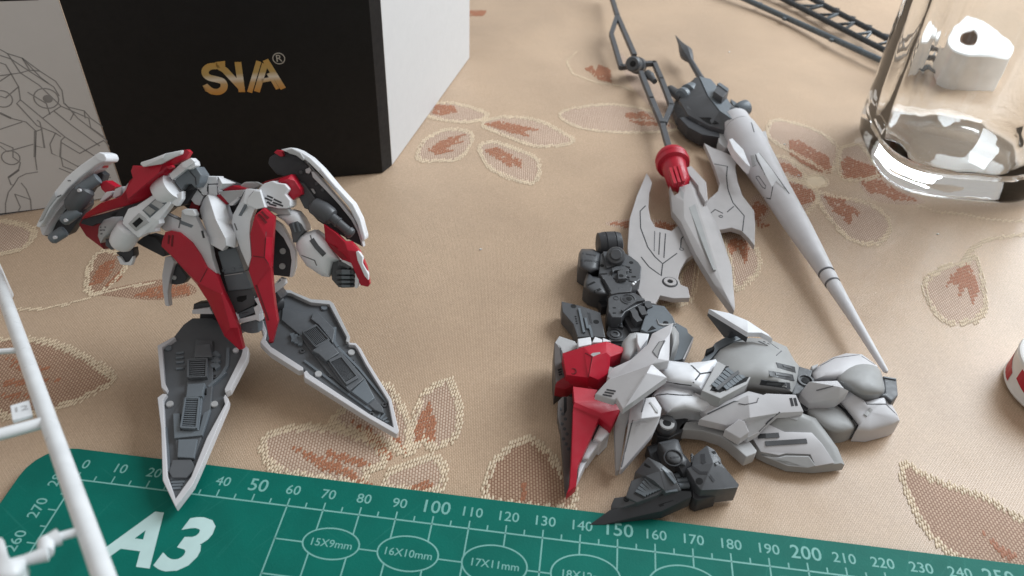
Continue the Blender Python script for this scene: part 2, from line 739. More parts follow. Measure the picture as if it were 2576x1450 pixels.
def cells_in(loop):
    side = Vector((WEFT.y, -WEFT.x, 0))
    us = [p.dot(side) for p in loop]
    vs = [p.dot(WEFT) for p in loop]
    out = set()
    n = len(loop)
    for c in range(int(min(us) / CW) - 1, int(max(us) / CW) + 2):
        for r in range(int(min(vs) / CL) - 2, int(max(vs) / CL) + 2):
            x, y = c * CW, (r + (c % 3) / 3) * CL
            ins = False
            for i in range(n):
                j = (i + 1) % n
                if (vs[i] > y) != (vs[j] > y) and x < us[i] + (y - vs[i]) / (vs[j] - vs[i]) * (us[j] - us[i]):
                    ins = not ins
            if ins:
                out.add((c, r))
    return out


def sew(name, cells, mat, hw, hl, high, size=1.0, skip=.03):
    """one little raised thread float per weave cell"""
    side = Vector((WEFT.y, -WEFT.x, 0))
    vs, fs = [], []
    for c, r in sorted(cells):
        if random.random() < skip:
            continue
        q = (side * (c * CW) + WEFT * ((r + (c % 3) / 3) * CL)) * size
        q += side * random.uniform(-.07, .07) + WEFT * random.uniform(-.18, .18)
        l, w_ = hl * size * random.uniform(.88, 1.12), hw * size * random.uniform(.88, 1.12)
        z = cloth_z(q.x, q.y)
        base = len(vs)
        for (u, s_, h) in ((-1, 0, .02), (-.6, -1, .06), (.6, -1, .06), (1, 0, .02), (.6, 1, .06), (-.6, 1, .06), (-.5, 0, high), (.5, 0, high)):
            x = q + WEFT * (u * l) + side * (s_ * w_)
            vs.append(Vector((x.x, x.y, z + .1 + h * size)))
        for f in ((0, 1, 6), (1, 2, 7, 6), (2, 3, 7), (3, 4, 7), (4, 5, 6, 7), (5, 0, 6)):
            fs.append([base + x for x in f])
    if not vs:
        return None
    o = mk(name, vs, fs, mat, CLOTH, 0, angle=75, floor=-9)
    o['kind'] = 'stuff'
    return o


def stitches(loop, closed=True, rows=2, size=1.0):
    return sew('petal_outline', cells_near(loop, closed, rows, size), STI, .32, .95, .30, size)


def streak(v, pts, lift=.2):
    sew('petal_streak', cells_in([onc(p, v, lift) for p in pts]), BRN, .37, .98, .20, 1.0, .05)


def petal(v, pts, streaks=(), mat=None, rows=2, size=1.0, edge=True):
    loop = [onc(p, v, 0) for p in smooth_loop(pts, 5)]
    patch('petal', loop, mat or PET, .10)
    if edge:
        stitches(loop, True, rows, size)
    for s in streaks:
        streak(v, s)


def stem(v, pts, rows=2, size=.8):
    q = []
    for i in range(len(pts) - 1):
        for k in range(6):
            q.append((pts[i][0] + (pts[i + 1][0] - pts[i][0]) * k / 6, pts[i][1] + (pts[i + 1][1] - pts[i][1]) * k / 6))
    stitches([onc(p, v, 0) for p in q], False, rows, size)


# flower beside the box
petal('U', [(1052, 400), (1066, 355), (1125, 326), (1183, 334), (1182, 366), (1152, 398), (1100, 404)],
      [[(1075, 375), (1110, 352), (1180, 332), (1150, 352), (1165, 356), (1120, 372), (1140, 378), (1095, 388)]])
petal('U', [(1212, 312), (1262, 294), (1350, 302), (1420, 336), (1440, 356), (1360, 368), (1280, 344)],
      [[(1218, 312), (1260, 304), (1360, 325), (1320, 330), (1335, 345), (1280, 332)]])
petal('U', [(1206, 372), (1236, 356), (1300, 376), (1352, 402), (1352, 448), (1318, 458), (1236, 424)],
      [[(1215, 376), (1250, 370), (1312, 402), (1314, 425), (1285, 408), (1290, 424), (1245, 396)]])
petal('U', [(1070, 285), (1104, 258), (1180, 268), (1226, 290), (1176, 306), (1108, 300)],
      [[(1085, 262), (1140, 264), (1152, 280), (1110, 290), (1086, 284)]])
# leaf and bud behind the halberd
petal('U', [(1412, 296), (1430, 274), (1540, 262), (1640, 280), (1706, 320), (1610, 332), (1480, 325)],
      [[(1565, 284), (1620, 280), (1648, 300), (1580, 296)], [(1582, 302), (1640, 304), (1690, 316), (1610, 314)]], size=.8)
streak('U', [(1470, 166), (1490, 160), (1500, 176), (1508, 156), (1536, 170), (1540, 206), (1506, 198)])
stem('U', [(1452, 120), (1426, 150), (1440, 182), (1500, 206), (1560, 214), (1600, 232)], 1, .8)
petal('U', [(1560, 120), (1610, 180), (1690, 240), (1700, 300), (1640, 270), (1580, 200)], size=.7, edge=False)
streak('U', [(1180, 14), (1225, 16), (1215, 32), (1175, 30)])
# big flower by the glass
petal('K', [(425, 800), (480, 766), (600, 790), (740, 840), (850, 920), (868, 985), (822, 1100), (700, 1040), (560, 960), (430, 880)],
      [[(550, 895), (620, 895), (720, 955), (805, 1000), (840, 1112), (740, 1095), (640, 1045), (560, 985)]])
petal('K', [(890, 960), (980, 925), (1040, 960), (1130, 1120), (1000, 1150), (890, 1130)],
      [[(880, 1045), (925, 1000), (990, 1030), (1060, 1050), (1140, 1080), (1150, 1140), (980, 1145), (890, 1140)]])
petal('K', [(1000, 1150), (1130, 1135), (1300, 1215), (1430, 1300), (1250, 1310), (1080, 1270)],
      [[(1010, 1160), (1130, 1145), (1250, 1225), (1390, 1290), (1230, 1285), (1150, 1240), (1070, 1235)]], edge=False)
petal('K', [(740, 1235), (860, 1262), (1010, 1290), (1140, 1350), (1205, 1460), (1120, 1560), (960, 1540), (850, 1440), (770, 1330)],
      [[(770, 1240), (830, 1250), (905, 1262), (935, 1305), (1012, 1360), (1000, 1392), (945, 1352), (962, 1400), (942, 1440), (885, 1382), (830, 1350), (850, 1340), (800, 1290)]])
petal('K', [(460, 1180), (560, 1150), (720, 1215), (735, 1280), (660, 1360), (560, 1330)],
      [[(540, 1160), (652, 1182), (640, 1200), (722, 1222), (732, 1282), (640, 1312), (572, 1232)]])
petal('K', [(440, 1010), (540, 1010), (650, 1105), (640, 1150), (520, 1130)],
      [[(450, 1030), (560, 1048), (645, 1110), (630, 1136), (500, 1092)]])
petal('K', [(660, 1150), (700, 1120), (770, 1130), (800, 1170), (760, 1200), (690, 1195)], mat=STI, size=.8)
petal('K', [(275, 1400), (320, 1260), (420, 1240), (440, 1330), (380, 1430)], [[(290, 1400), (340, 1280), (420, 1330), (370, 1420)]], edge=False)
# patches under the halberd
petal('F', [(440, 600), (560, 565), (850, 558), (1030, 600), (1040, 660), (700, 660)],
      [[(465, 598), (640, 570), (650, 600), (620, 640)], [(850, 575), (1020, 610), (980, 650), (850, 640)]], edge=False)
petal('F', [(1395, 655), (1480, 636), (1570, 672), (1662, 765), (1712, 900), (1690, 1000), (1610, 1090), (1512, 1135), (1480, 960), (1440, 800)],
      [[(1445, 760), (1510, 715), (1600, 735), (1625, 800), (1620, 880), (1580, 965), (1575, 880), (1545, 820), (1500, 830), (1465, 870)]])
petal('F', [(860, 1270), (900, 1200), (1040, 1100), (1080, 980), (1180, 860), (1190, 1000), (1140, 1230), (960, 1270)], edge=True)
streak('F', [(1690, 590), (1800, 606), (1780, 625), (1690, 625)])
# drop-shaped bud and tendrils on the right
petal('Q', [(275, 340), (300, 290), (360, 256), (430, 238), (470, 215), (490, 260), (505, 340), (510, 410), (470, 460), (370, 470), (320, 430)],
      [[(350, 350), (380, 282), (440, 240), (462, 272), (486, 350), (460, 400), (440, 330), (408, 372), (405, 322), (372, 320)]])
stem('Q', [(425, 235), (450, 190), (500, 160), (560, 142), (700, 126)])
stem('Q', [(250, 20), (330, 45), (420, 52), (500, 70), (600, 80), (720, 78)], 1, .9)
# leaf in the lower right corner
petal('Q', [(200, 1010), (262, 1050), (360, 1095), (500, 1140), (620, 1210), (720, 1270), (740, 1400), (560, 1440), (400, 1375), (300, 1290), (232, 1180), (192, 1070)],
      [[(458, 1240), (490, 1262), (560, 1320), (640, 1370), (600, 1390), (520, 1310)]], mat=PT2)
# big flower against the mat
petal('M', [(238, 410), (300, 352), (430, 326), (620, 322), (800, 356), (950, 430), (1022, 520), (990, 580), (900, 600), (880, 690), (700, 664), (400, 620), (290, 560), (242, 480)],
      [[(400, 438), (470, 458), (600, 510), (760, 565), (880, 640), (960, 700), (860, 690), (760, 630), (640, 600), (540, 540), (480, 490)],
       [(630, 460), (700, 480), (860, 520), (950, 580), (840, 560), (740, 545), (660, 520)]], size=1.05)
petal('M', [(690, 290), (760, 200), (1000, 55), (1090, 130), (1165, 300), (1165, 480), (1060, 430), (880, 360)],
      [[(800, 270), (920, 330), (1000, 400), (1075, 520), (1030, 540), (940, 440)], [(1060, 370), (1110, 380), (1165, 490), (1140, 480)]], size=1.05)
petal('M', [(1172, 470), (1200, 290), (1260, 130), (1400, 20), (1445, 45), (1502, 200), (1482, 360), (1390, 440), (1320, 452), (1270, 400)],
      [[(1205, 440), (1215, 330), (1240, 260), (1310, 150), (1320, 230), (1350, 280), (1340, 440), (1270, 400)]], size=1.05)
petal('M', [(1012, 690), (1060, 602), (1160, 560), (1270, 522), (1370, 532), (1402, 620), (1345, 735), (1100, 720)],
      [[(1150, 715), (1210, 690), (1270, 660), (1330, 680), (1320, 735), (1200, 725)]], size=1.05)
petal('M', [(1672, 780), (1700, 590), (1800, 470), (1930, 392), (2050, 470), (2150, 600), (2240, 740), (2200, 850), (1900, 830)],
      [[(1885, 800), (1900, 690), (1925, 640), (1932, 700), (1915, 800)]], mat=PT2, size=1.05)
# leaf on the left and the tendril behind the robot
petal('L', [(-60, 420), (60, 392), (200, 402), (340, 452), (500, 562), (440, 615), (330, 668), (200, 712), (0, 730), (-80, 640)],
      [[(20, 500), (120, 505), (220, 518), (300, 506), (200, 535), (80, 525)], [(10, 580), (140, 562), (270, 572), (160, 592), (20, 600)],
       [(0, 470), (120, 490), (180, 470), (90, 505)], [(0, 640), (100, 630), (140, 650), (20, 660)]], mat=PT2)
petal('L', [(385, 160), (400, 60), (440, 5), (540, 10), (560, 60), (500, 140), (430, 185)],
      [[(395, 155), (430, 70), (500, 30), (520, 60), (450, 140)], [(450, 165), (520, 100), (560, 70), (530, 130)]], mat=PT2)
petal('L', [(420, 185), (600, 140), (760, 120), (860, 150), (860, 190), (700, 215), (520, 200)],
      [[(590, 195), (700, 150), (840, 150), (850, 190), (700, 205)]], mat=PT2, edge=False)
stem('L', [(40, 260), (180, 255), (300, 235), (420, 195), (560, 160), (720, 130)], 1, .8)
petal('L', [(-80, -120), (40, -130), (150, -90), (110, -20), (0, 10), (-90, 0)], edge=True)
petal('A', [(1500, 1030), (1560, 980), (1700, 1000), (1760, 1080), (1650, 1120), (1540, 1100)], edge=False)
stem('U', [(735, 590), (770, 570), (800, 600), (815, 640)], 3, .8)
for x, y, where in [(1210, 628, 'lying between the robot and the axe blade'), (1836, 128, 'beside the spike of the lance base'), (1975, 362, 'close to the wide end of the lance cone'),
                    (2010, 440, 'on the flower by the drinking glass'), (2360, 590, 'between the drinking glass and the drop-shaped bud')]:
    p = atz(x, y, 0)
    b_ = Vector((p.x, p.y, cloth_z(p.x, p.y) + .25))
    o = lathe('lint_crumb', b_ + Vector((-.7, -.1, 0)), b_ + Vector((.5, .3, .1)), [(0, .1), (.3, .38), (.6, .3), (1, .08)], PAP, None, seg=7, floor=-9)
    tag(o, 'tiny white crumb of lint ' + where, 'crumb', 'specks of lint on the tablecloth')

# ================================================================== cutting mat
MZ = 2.5


def mp(x, y, z=MZ):
    return Vector((x - 128, y - 280, z))


def mat_outline():
    out = []
    x0, x1, y0, y1, r = -16, 434, -10, 290, 11
    for cx, cy, a0 in ((x1 - r, y1 - r, 0), (x0 + r, y1 - r, 90), (x0 + r, y0 + r, 180), (x1 - r, y0 + r, 270)):
        for k in range(7):
            a = math.radians(a0 + k * 15)
            out.append((cx + r * math.cos(a), cy + r * math.sin(a)))
    return out


thing('cutting_mat', 'green cutting mat with white grid, ruler numbers and the letters A3', 'cutting mat', mp(200, 140, 0))
mo = mat_outline()
sheet = solid('mat_sheet', [mp(x, y) for x, y in mo], [mp(x, y, .1) for x, y in mo], MAT, bev=.35)
MUX, MUY = Vector((1, 0, 0)), Vector((0, 1, 0))


def mline(a, b, wd, name='grid_line'):
    A, B = mp(*a, MZ + .02), mp(*b, MZ + .02)
    t = (B - A).normalized()
    s = Vector((-t.y, t.x, 0)) * wd / 2
    mk(name, [A - s, A + s, B + s, B - s], [[0, 1, 2, 3]], MPR, sheet, 0, smooth=False)


def mellipse(cx, cy, a, b, wd=.42):
    n = 64
    vs, fs = [], []
    for i in range(n):
        t = 2 * math.pi * i / n
        for s in (-wd / 2, wd / 2):
            vs.append(mp(cx + (a + s) * math.cos(t), cy + (b + s) * math.sin(t), MZ + .025))
    fs = [[2 * i, 2 * i + 1, (2 * i + 3) % (2 * n), (2 * i + 2) % (2 * n)] for i in range(n)]
    mk('printed_ellipse', vs, fs, MPR, sheet, 0, smooth=False)


mline((-.3, 280), (400, 280), .45, 'ruler_line')
mline((0, 280), (0, 20), .45, 'ruler_line')
for k in range(0, 61):
    x = k * 5
    mline((x, 280.2), (x, 280 + (2.4 if k % 2 == 0 else 1.7)), .38, 'ruler_tick')
for k in range(0, 20):
    y = 280 - k * 5
    mline((-.2, y), (-(2.4 if k % 2 == 0 else 1.7), y), .38, 'ruler_tick')
for k in range(0, 31):
    big = k and k % 5 == 0
    text(str(k * 10), mp(k * 10 + .1, 285.0 if not big else 285.1), MUX, MUY, 4.2 if not big else 5.6, MPR, sheet, 'ruler_number', .03 if not big else .05)
for k in range(28, 19, -1):
    big = k % 5 == 0
    text(str(k * 10), mp(-5.2, k * 10), Vector((0, 1, 0)), Vector((-1, 0, 0)), 4.2 if not big else 5.4, MPR, sheet, 'ruler_number', .03)
text('A', mp(23.9, 264.4), MUX, MUY, 21.2, MPL, sheet, 'printed_letter', .72, .22)
text('3', mp(37.0, 264.4), MUX, MUY, 21.2, MPL, sheet, 'printed_letter', .72, .22)
ELL = [(75, 15, 9), (95.5, 16, 10), (118.3, 17, 11), (142, 18, 12), (167.5, 19, 13), (195, 20, 14)]
for cx, a, b in ELL:
    mellipse(cx, 270.5, a / 2, b / 2)
    text('%dX%dmm' % (a, b), mp(cx, 270.4), MUX, MUY, 3.1, MPR, sheet, 'printed_size', .02)


def span(y):
    """horizontal runs left free by the ellipses"""
    cuts = []
    for cx, a, b in ELL:
        q = 1 - ((y - 270.5) / (b / 2)) ** 2
        if q > 0:
            h = a / 2 * math.sqrt(q)
            cuts.append((cx - h, cx + h))
    return cuts


for y in (270, 260, 250):
    x = 60
    for a, b in span(y) + [(300, 300)]:
        if a > x:
            mline((x, y), (a, y), .4)
        x = b
for k in range(6, 31):
    x = k * 10
    y = 280
    for cx, a, b in ELL:
        q = 1 - ((x - cx) / (a / 2)) ** 2
        if q > 0:
            h = b / 2 * math.sqrt(q)
            mline((x, y), (x, 270.5 + h), .4)
            y = 270.5 - h
            break
    mline((x, y), (x, 245), .4)

# ================================================================== the black box
BL, BRt, BR2, FAR = atz(314, 491, 0), atz(962, 435.5, 0), atz(986, 417, 0), atz(1181, 146, 0)
FLP0 = atz(-160, 570, 0)
BH = 150
bdir = (BRt - BL).normalized()
thing('product_box', 'black cardboard box with gold emblem, white side and grey line-art flap', 'box', (BL + FAR) / 2)
up = Vector((0, 0, BH))
backL = FAR + (BL - BRt)
core = solid('box_core', [p + up for p in (BL + Vector((1, 2, 0)), BRt + Vector((-.5, 2, 0)), BR2 + Vector((-1, 1.5, 0)), FAR, backL)],
             [p + Vector((0, 0, .1)) for p in (BL + Vector((1, 2, 0)), BRt + Vector((-.5, 2, 0)), BR2 + Vector((-1, 1.5, 0)), FAR, backL)], CRD, bev=.3)


def wall(name, A, B, mat, th=1.2, h=BH, z0=.05, bev=.3):
    n = (B - A).cross(Vector((0, 0, 1))).normalized()
    if n.dot(CAM - A) > 0:
        n = -n
    u0, u1 = Vector((0, 0, z0)), Vector((0, 0, h))
    return solid(name, [A + u0, B + u0, B + u1, A + u1], [A + n * th + u0, B + n * th + u0, B + n * th + u1, A + n * th + u1], mat, bev=bev)


front = wall('front_panel', BL, BRt, BLK)
spine = wall('corner_strip', BRt + bdir * .05, BR2, BLK, bev=.25)
sidep = wall('side_panel', BR2 + (FAR - BR2).normalized() * .3, FAR, CRD)
flap = wall('printed_flap', FLP0, BL - (BL - FLP0).normalized() * .3, FLP, 1.0)
FFR = Plane(BL, (BRt - BL).cross(Vector((0, 0, 1))))
FFL = Plane(BL, (BL - FLP0).cross(Vector((0, 0, 1))))
use(FFR, 'O')
gw = 2.55


def logo(pts, wd=gw):
    line(pts, wd, GLD, name='gold_letter_stroke', fr=FFR, d=.05, h=.06, parent=front)


arc = [(1196, 366), (1165, 358), (1130, 362), (1110, 380), (1110, 402), (1130, 420), (1170, 430), (1200, 440), (1211, 460), (1205, 482), (1180, 497), (1145, 494), (1108, 478)]
logo([(p[0], p[1]) for p in smooth_loop(arc + [(1150, 600)], 3)[:3 * (len(arc) - 1) + 1]])
line([(1192, 366), (1215, 380), (1310, 482)], gw, GLD, name='gold_letter_stroke', fr=FFR, d=.03, h=.06, parent=front)
line([(1306, 492), (1285, 336)], gw * .95, GLD, name='gold_letter_stroke', fr=FFR, d=.07, h=.06, parent=front)
logo([(1350, 495), (1398, 332)], 1.9)
logo([(1389, 491), (1432, 346)], 2.2)
line([(1437, 330), (1530, 480)], 2.2, GLD, name='gold_letter_stroke', fr=FFR, d=.08, h=.06, parent=front)
logo([(1418, 436), (1462, 428)], 1.6)
line([(1452, 400), (1500, 482)], 1.4, GLD, name='gold_letter_stroke', fr=FFR, d=.10, h=.06, parent=front)
o = FFR.pt(*vp('O', (1506, 317)))
text('R', o, bdir, Vector((0, 0, 1)), 4.0, SIL, front, 'registered_mark', .02, lift=.12)
ring((1506, 317), 2.35, 2.0, .1, SIL, name='registered_ring', fr=FFR, parent=front, lo=.02, seg=28)
use(FFL, 'O')


def art(pts, wd=.42):
    line(pts, wd, ART, name='printed_line', fr=FFL, d=.02, h=.03, parent=flap)


for a in [
    [(0, 268), (40, 290), (120, 315), (215, 385), (300, 440), (335, 490), (345, 560), (370, 580), (455, 600), (490, 640), (560, 690)],
    [(0, 300), (60, 320), (150, 380), (290, 470), (320, 520)], [(40, 290), (110, 395), (0, 410)], [(110, 395), (210, 460), (330, 575), (480, 640)],
    [(0, 440), (60, 400), (100, 470), (30, 530), (0, 520)], [(60, 400), (30, 350), (0, 340)], [(100, 470), (110, 540), (230, 640), (350, 740), (520, 850)],
    [(110, 540), (90, 560), (200, 680), (300, 720), (330, 740)], [(230, 640), (290, 600), (390, 680), (540, 790)], [(290, 600), (330, 575)],
    [(300, 720), (270, 780), (280, 830), (325, 850), (330, 760), (350, 740)], [(325, 850), (420, 900), (560, 870), (600, 830)],
    [(330, 770), (430, 830), (560, 760), (600, 800)], [(150, 500), (250, 560), (270, 620)], [(120, 315), (160, 380), (110, 395)],
    [(0, 610), (60, 640), (140, 660), (195, 710), (190, 850), (200, 920)], [(195, 710), (225, 700), (215, 660), (200, 650)], [(0, 700), (120, 660)],
    [(0, 790), (40, 820), (180, 780)], [(0, 770), (70, 800), (70, 850), (110, 880), (100, 920), (45, 960), (60, 1000), (75, 1000)],
    [(75, 1000), (100, 960), (140, 940), (205, 930)], [(75, 1000), (45, 1040), (30, 1100), (30, 1150)], [(80, 1050), (140, 1070), (165, 1080), (170, 1140)],
    [(80, 1050), (110, 1120), (100, 1140)], [(115, 990), (140, 1020), (165, 1080)], [(120, 315), (220, 420), (260, 450)], [(480, 640), (490, 690), (560, 740)],
    [(400, 610), (380, 650)], [(455, 600), (460, 640)], [(215, 385), (150, 380)], [(560, 690), (590, 760), (620, 820)], [(350, 560), (420, 640), (590, 770)],
    [(320, 910), (440, 960), (600, 960)], [(420, 900), (440, 960)], [(330, 850), (340, 900), (420, 930)], [(225, 700), (240, 800), (195, 790)],
]:
    art(a)
for a in [[(190, 710), (188, 850)], [(100, 920), (45, 960)], [(0, 612), (60, 640)]]:
    art(a, .8)
for c, r in (((250, 533), 4.2), ((58, 853), 3.2), ((10, 535), 3.5)):
    ring(c, r, r - .45, .06, ART, name='printed_circle', fr=FFL, parent=flap, lo=.02)
ring((258, 535), 1.6, 0, .06, ART, name='printed_dot', fr=FFL, parent=flap, lo=.02)
plate('black_band', [(-200, -60), (215, -60), (208, 2), (-200, 14)], .06, .08, BLK, 0, parent=flap)
line([(-100, 1172), (200, 1136), (420, 1105), (640, 1070)], .9, INK, name='bottom_edge', fr=FFL, d=.02, h=.05, parent=flap)

# ================================================================== drinking glass
GC = Vector((169.5, 223.5, 0))


def make_glass():
    m, nt, b = nodes_of('clear_glass')
    b.inputs['Base Color'].default_value = (.985, .997, 1, 1)
    b.inputs['Roughness'].default_value = .015
    b.inputs['IOR'].default_value = 1.48
    b.inputs['Transmission Weight'].default_value = 1
    v = coord(nt)
    bump(nt, b, noise(nt, v, 45, 2), .16, .002)
    return m


def build_glass():
    th = thing('drinking_glass', 'clear square drinking glass with thick base standing on the tablecloth', 'glass', GC)
    GLS = make_glass()
    vs, fs = [], []
    n = 96
    rot = math.radians(2)

    def sec(z, half, e, inner=False):
        base = len(vs)
        for i in range(n):
            t = 2 * math.pi * i / n
            c, s = math.cos(t), math.sin(t)
            r = half / (abs(c) ** e + abs(s) ** e) ** (1 / e)
            if inner:
                q = math.pi / 6
                r *= 1 + .5 * (math.cos(q / 2) / math.cos((t + q / 2) % q - q / 2) * 1.015 - 1)
            x, y = r * c, r * s
            vs.append(GC + Vector((x * math.cos(rot) - y * math.sin(rot), x * math.sin(rot) + y * math.cos(rot), z)))
        return base

    prof = [(.1, 24, 3.2), (.15, 31, 3.4), (1.4, 34, 3.6), (4, 35.4, 3.8), (9, 36, 4), (30, 36, 4), (70, 36.3, 4), (98, 36.5, 4), (99.6, 36, 4),
            (99, 34.2, 4.0), (70, 33.6, 3.9, True), (30, 32.8, 3.7, True), (16, 31.8, 3.4, True), (11, 29.5, 3.0, True), (9.4, 24, 2.6), (9, 9, 2)]
    bs = [sec(*p) for p in prof]
    for a, b in zip(bs, bs[1:]):
        for i in range(n):
            j = (i + 1) % n
            fs.append([a + i, a + j, b + j, b + i])
    fs.append([bs[0] + i for i in range(n - 1, -1, -1)])
    fs.append([bs[-1] + i for i in range(n)])
    mk('glass_body', vs, fs, GLS, th, 0, angle=60)


build_glass()

# white paper roll standing behind the glass
RC = atz(2418, 118, 22)
RC.z = 0
th = thing('paper_roll', 'white paper roll with brown cardboard core standing behind the drinking glass', 'roll', RC + Vector((2, 4, 0)))
RC = WL[th.name]


def hollow(name, c, r0, r1, z0, z1, mat, seg=40):
    vs, fs = [], []
    for r, z in ((r0, z0), (r0, z1 - .8), (r0 - .8, z1), (r1, z1), (r1, z0)):
        vs += [c + Vector((r * math.cos(2 * math.pi * i / seg), r * math.sin(2 * math.pi * i / seg), z)) for i in range(seg)]
    for k in range(5):
        for i in range(seg):
            j = (i + 1) % seg
            fs.append([k * seg + i, k * seg + j, ((k + 1) % 5) * seg + j, ((k + 1) % 5) * seg + i])
    return mk(name, vs, fs, mat, th, 0, angle=35, floor=-3)


hollow('paper_winding', RC, 19, 6.6, -1.8, 22, PAP)
hollow('cardboard_core', RC, 6.5, 5.5, -1.7, 22.3, CBD)

# ================================================================== black runners behind the glass


def rail_runner(name, label, A, B, wd, mat, tabs):
    t = thing(name, label, 'model runner', A)
    tube('runner_rail', A, B, wd, mat, seg=10)
    ax = (B - A).normalized()
    s = ax.cross(Vector((0, 0, 1)))
    for f, sg in tabs:
        p = A.lerp(B, f)
        bar('gate_stub', p, p + s * sg * 3.4, 2.4, 1.6, mat)
    return t


rail_runner('plastic_runner', 'slate grey plastic runner bar with stubs reaching behind the glass', atz(1790, -40, 2.3), atz(2330, 204, 2.3), 1.75, RUN2,
            [(.40, 1), (.62, 1), (.25, -1), (.72, -1)])
A1, B1, A2, B2 = atz(1925, -25, 3), atz(2330, 180, 3), atz(2000, -25, 5), atz(2330, 150, 5)
thing('lattice_runner', 'black plastic lattice runner with glossy rungs lying behind the glass', 'model runner', A1)
tube('runner_rail', A1, B1, 1.7, RUN, seg=10)
tube('runner_rail', A2, B2, 1.7, RUN, seg=10)
for k in range(16):
    f = (k + .5) / 16
    tube('runner_rung', A1.lerp(B1, f), A2.lerp(B2, min(1, f + (.045 if k % 2 else -.03))), .95, RUN if k % 3 else RUN2, seg=8)
    if k % 2:
        p = A2.lerp(B2, f)
        bar('gate_stub', p, p + Vector((1.2, 3.2, .5)), 3.4, 1.5, RUN)

# ================================================================== white runner in the near left corner
W0, W1 = atz(-6, 700, 34), atz(262, 1452, 74)
WD = (W1 - W0).normalized()
wa = W0 - WD * 34
wb_ = W1 + WD * 45
thing('white_runner', 'blurred white plastic runner with branches leaning across the mat corner', 'model runner', (wa.x, wa.y, 0))
tube('runner_rail', wa, wb_, 1.72, SPR, seg=18)
tube('runner_leg', wa, Vector((wa.x - 3, wa.y + 2, .2)), 1.6, SPR, seg=14)
tube('runner_leg', wb_, Vector((wb_.x + 2, wb_.y - 6, MZ + .1)), 1.6, SPR, seg=14)
wf = Plane(W0, WD.cross(Vector((1, .15, 0))))


def on_run(y):
    for k in range(200):
        p = W0 + WD * (k * 1.0 - 20)
        c = p - CAM
        if FPX * c.dot(RY) / c.dot(RZ) + 725 >= y:
            return p
    return W1


use(wf, 'L')
q = on_run(1060)
tube('runner_branch', q, px([(-60, 835)])[0], 1.25, SPR, seg=14)
q = on_run(880)
tube('gate_stub', q, px([(-10, 450)])[0], .7, SPR, seg=10)
o = plate('number_tag', [(45, 690), (130, 665), (145, 730), (55, 755)], .4, .9, SPR, .2)
text('12', px([(92, 705)], d=.45)[0], (px([(130, 700)])[0] - px([(60, 716)])[0]).normalized(), wf.n.cross((px([(130, 700)])[0] - px([(60, 716)])[0]).normalized()), 3.0, LG, o, 'raised_number', .05)
q = on_run(1325)
tube('gate_stub', q, px([(250, 1280)])[0], .75, SPR, seg=10)
tube('gate_nub', px([(265, 1275)])[0], px([(195, 1305)])[0], 1.5, SPR, 1.1, seg=12)
tube('gate_nub', px([(205, 1295)])[0], px([(205, 1350)])[0], 1.3, SPR, 1.2, seg=12)
tube('gate_nub', px([(215, 1350)])[0], px([(110, 1380)])[0], 1.25, SPR, .9, seg=12)
tube('gate_stub', px([(120, 1378)])[0], px([(40, 1400)])[0], .9, SPR, seg=10)
dome('moulded_part', [(-60, 1300), (10, 1280), (30, 1340), (60, 1390), (110, 1370), (120, 1400), (80, 1470), (-60, 1480)], -1, 3.2, 2, SPR)

# ================================================================== round tin at the right edge
TC = atz(2541, 962, 4) + Vector((17.5, 1.5, 0))
TC.z = 0
thing('round_tin', 'round white tin with red print at the tablecloth edge', 'tin', TC)
tb = lathe('tin_body', TC + Vector((0, 0, .1)), TC + Vector((0, 0, 13)), [(0, 15.5), (.04, 16.6), (.10, 17), (.16, 16.6), (.8, 16.6), (.9, 17.0), (.97, 16.7), (1, 16)], TIN, seg=64)
for a0, a1, z0, z1 in ((120, 176, 1.9, 10.6), (186, 240, 1.9, 10.6)):
    vs, fs = [], []
    for k in range(9):
        a = math.radians(a0 + (a1 - a0) * k / 8)
        for z in (z0 + (z1 - z0) * .5 * (1 - k / 8) * (a0 > 180), z1 - (z1 - z0) * .55 * (k / 8) * (a0 < 180)):
            vs.append(TC + Vector((16.72 * math.cos(a), 16.72 * math.sin(a), z)))
    fs = [[2 * k, 2 * k + 1, 2 * k + 3, 2 * k + 2] for k in range(8)]
    mk('red_print', vs, fs, RD, tb, 0, smooth=False)

# ================================================================== the standing robot torso
T = slope((620, 850, 16), (600, 450, 57), (1, .12, 0))
base = T.pt(620, 850)
base.z = MZ
ROBOT = thing('robot_torso', 'white and red robot torso with round shields standing on two grey blade legs', 'robot model', (base.x, base.y, 0))
use(T, 'C')
# ---- trunk
plate('trunk_core', [(760, -40), (1070, 0), (1190, 400), (1275, 760), (1270, 880), (1060, 880), (960, 700), (840, 300)], -3, 12, D2, .4)
a = plate('abdomen_block', [(885, 250), (1062, 205), (1130, 390), (1140, 442), (948, 472)], 2, 10, BG, .5)
inset([(1062, 215), (1085, 225), (1150, 430), (1140, 442), (1128, 390)], a, DK, 'abdomen_edge')
ring((1042, 418), .45, 0, .4, BG, a, 'rivet')
ring((945, 432), .45, 0, .4, BG, a, 'rivet')
ring((1105, 392), .4, 0, .4, BG, a, 'rivet')
a = plate('abdomen_block', [(940, 468), (1142, 440), (1200, 560), (1212, 610), (985, 632)], 1.4, 10, BG, .6)
line([(955, 480), (1130, 455)], .3, LG, a, 'raised_edge')
a = plate('waist_block', [(975, 628), (1212, 604), (1250, 720), (1240, 765), (1090, 838), (1035, 795)], .8, 9, DK, .5)
inset([(1070, 692), (1092, 680), (1166, 670), (1166, 708), (1122, 736), (1078, 730)], a, HOL, 'window_opening')
a = plate('waist_block', [(1048, 835), (1090, 842), (1232, 775), (1245, 840), (1090, 900)], .2, 7, BG, .3)
inset([(1104, 806), (1185, 796), (1192, 832), (1122, 846)], a, HOL, 'window_opening')
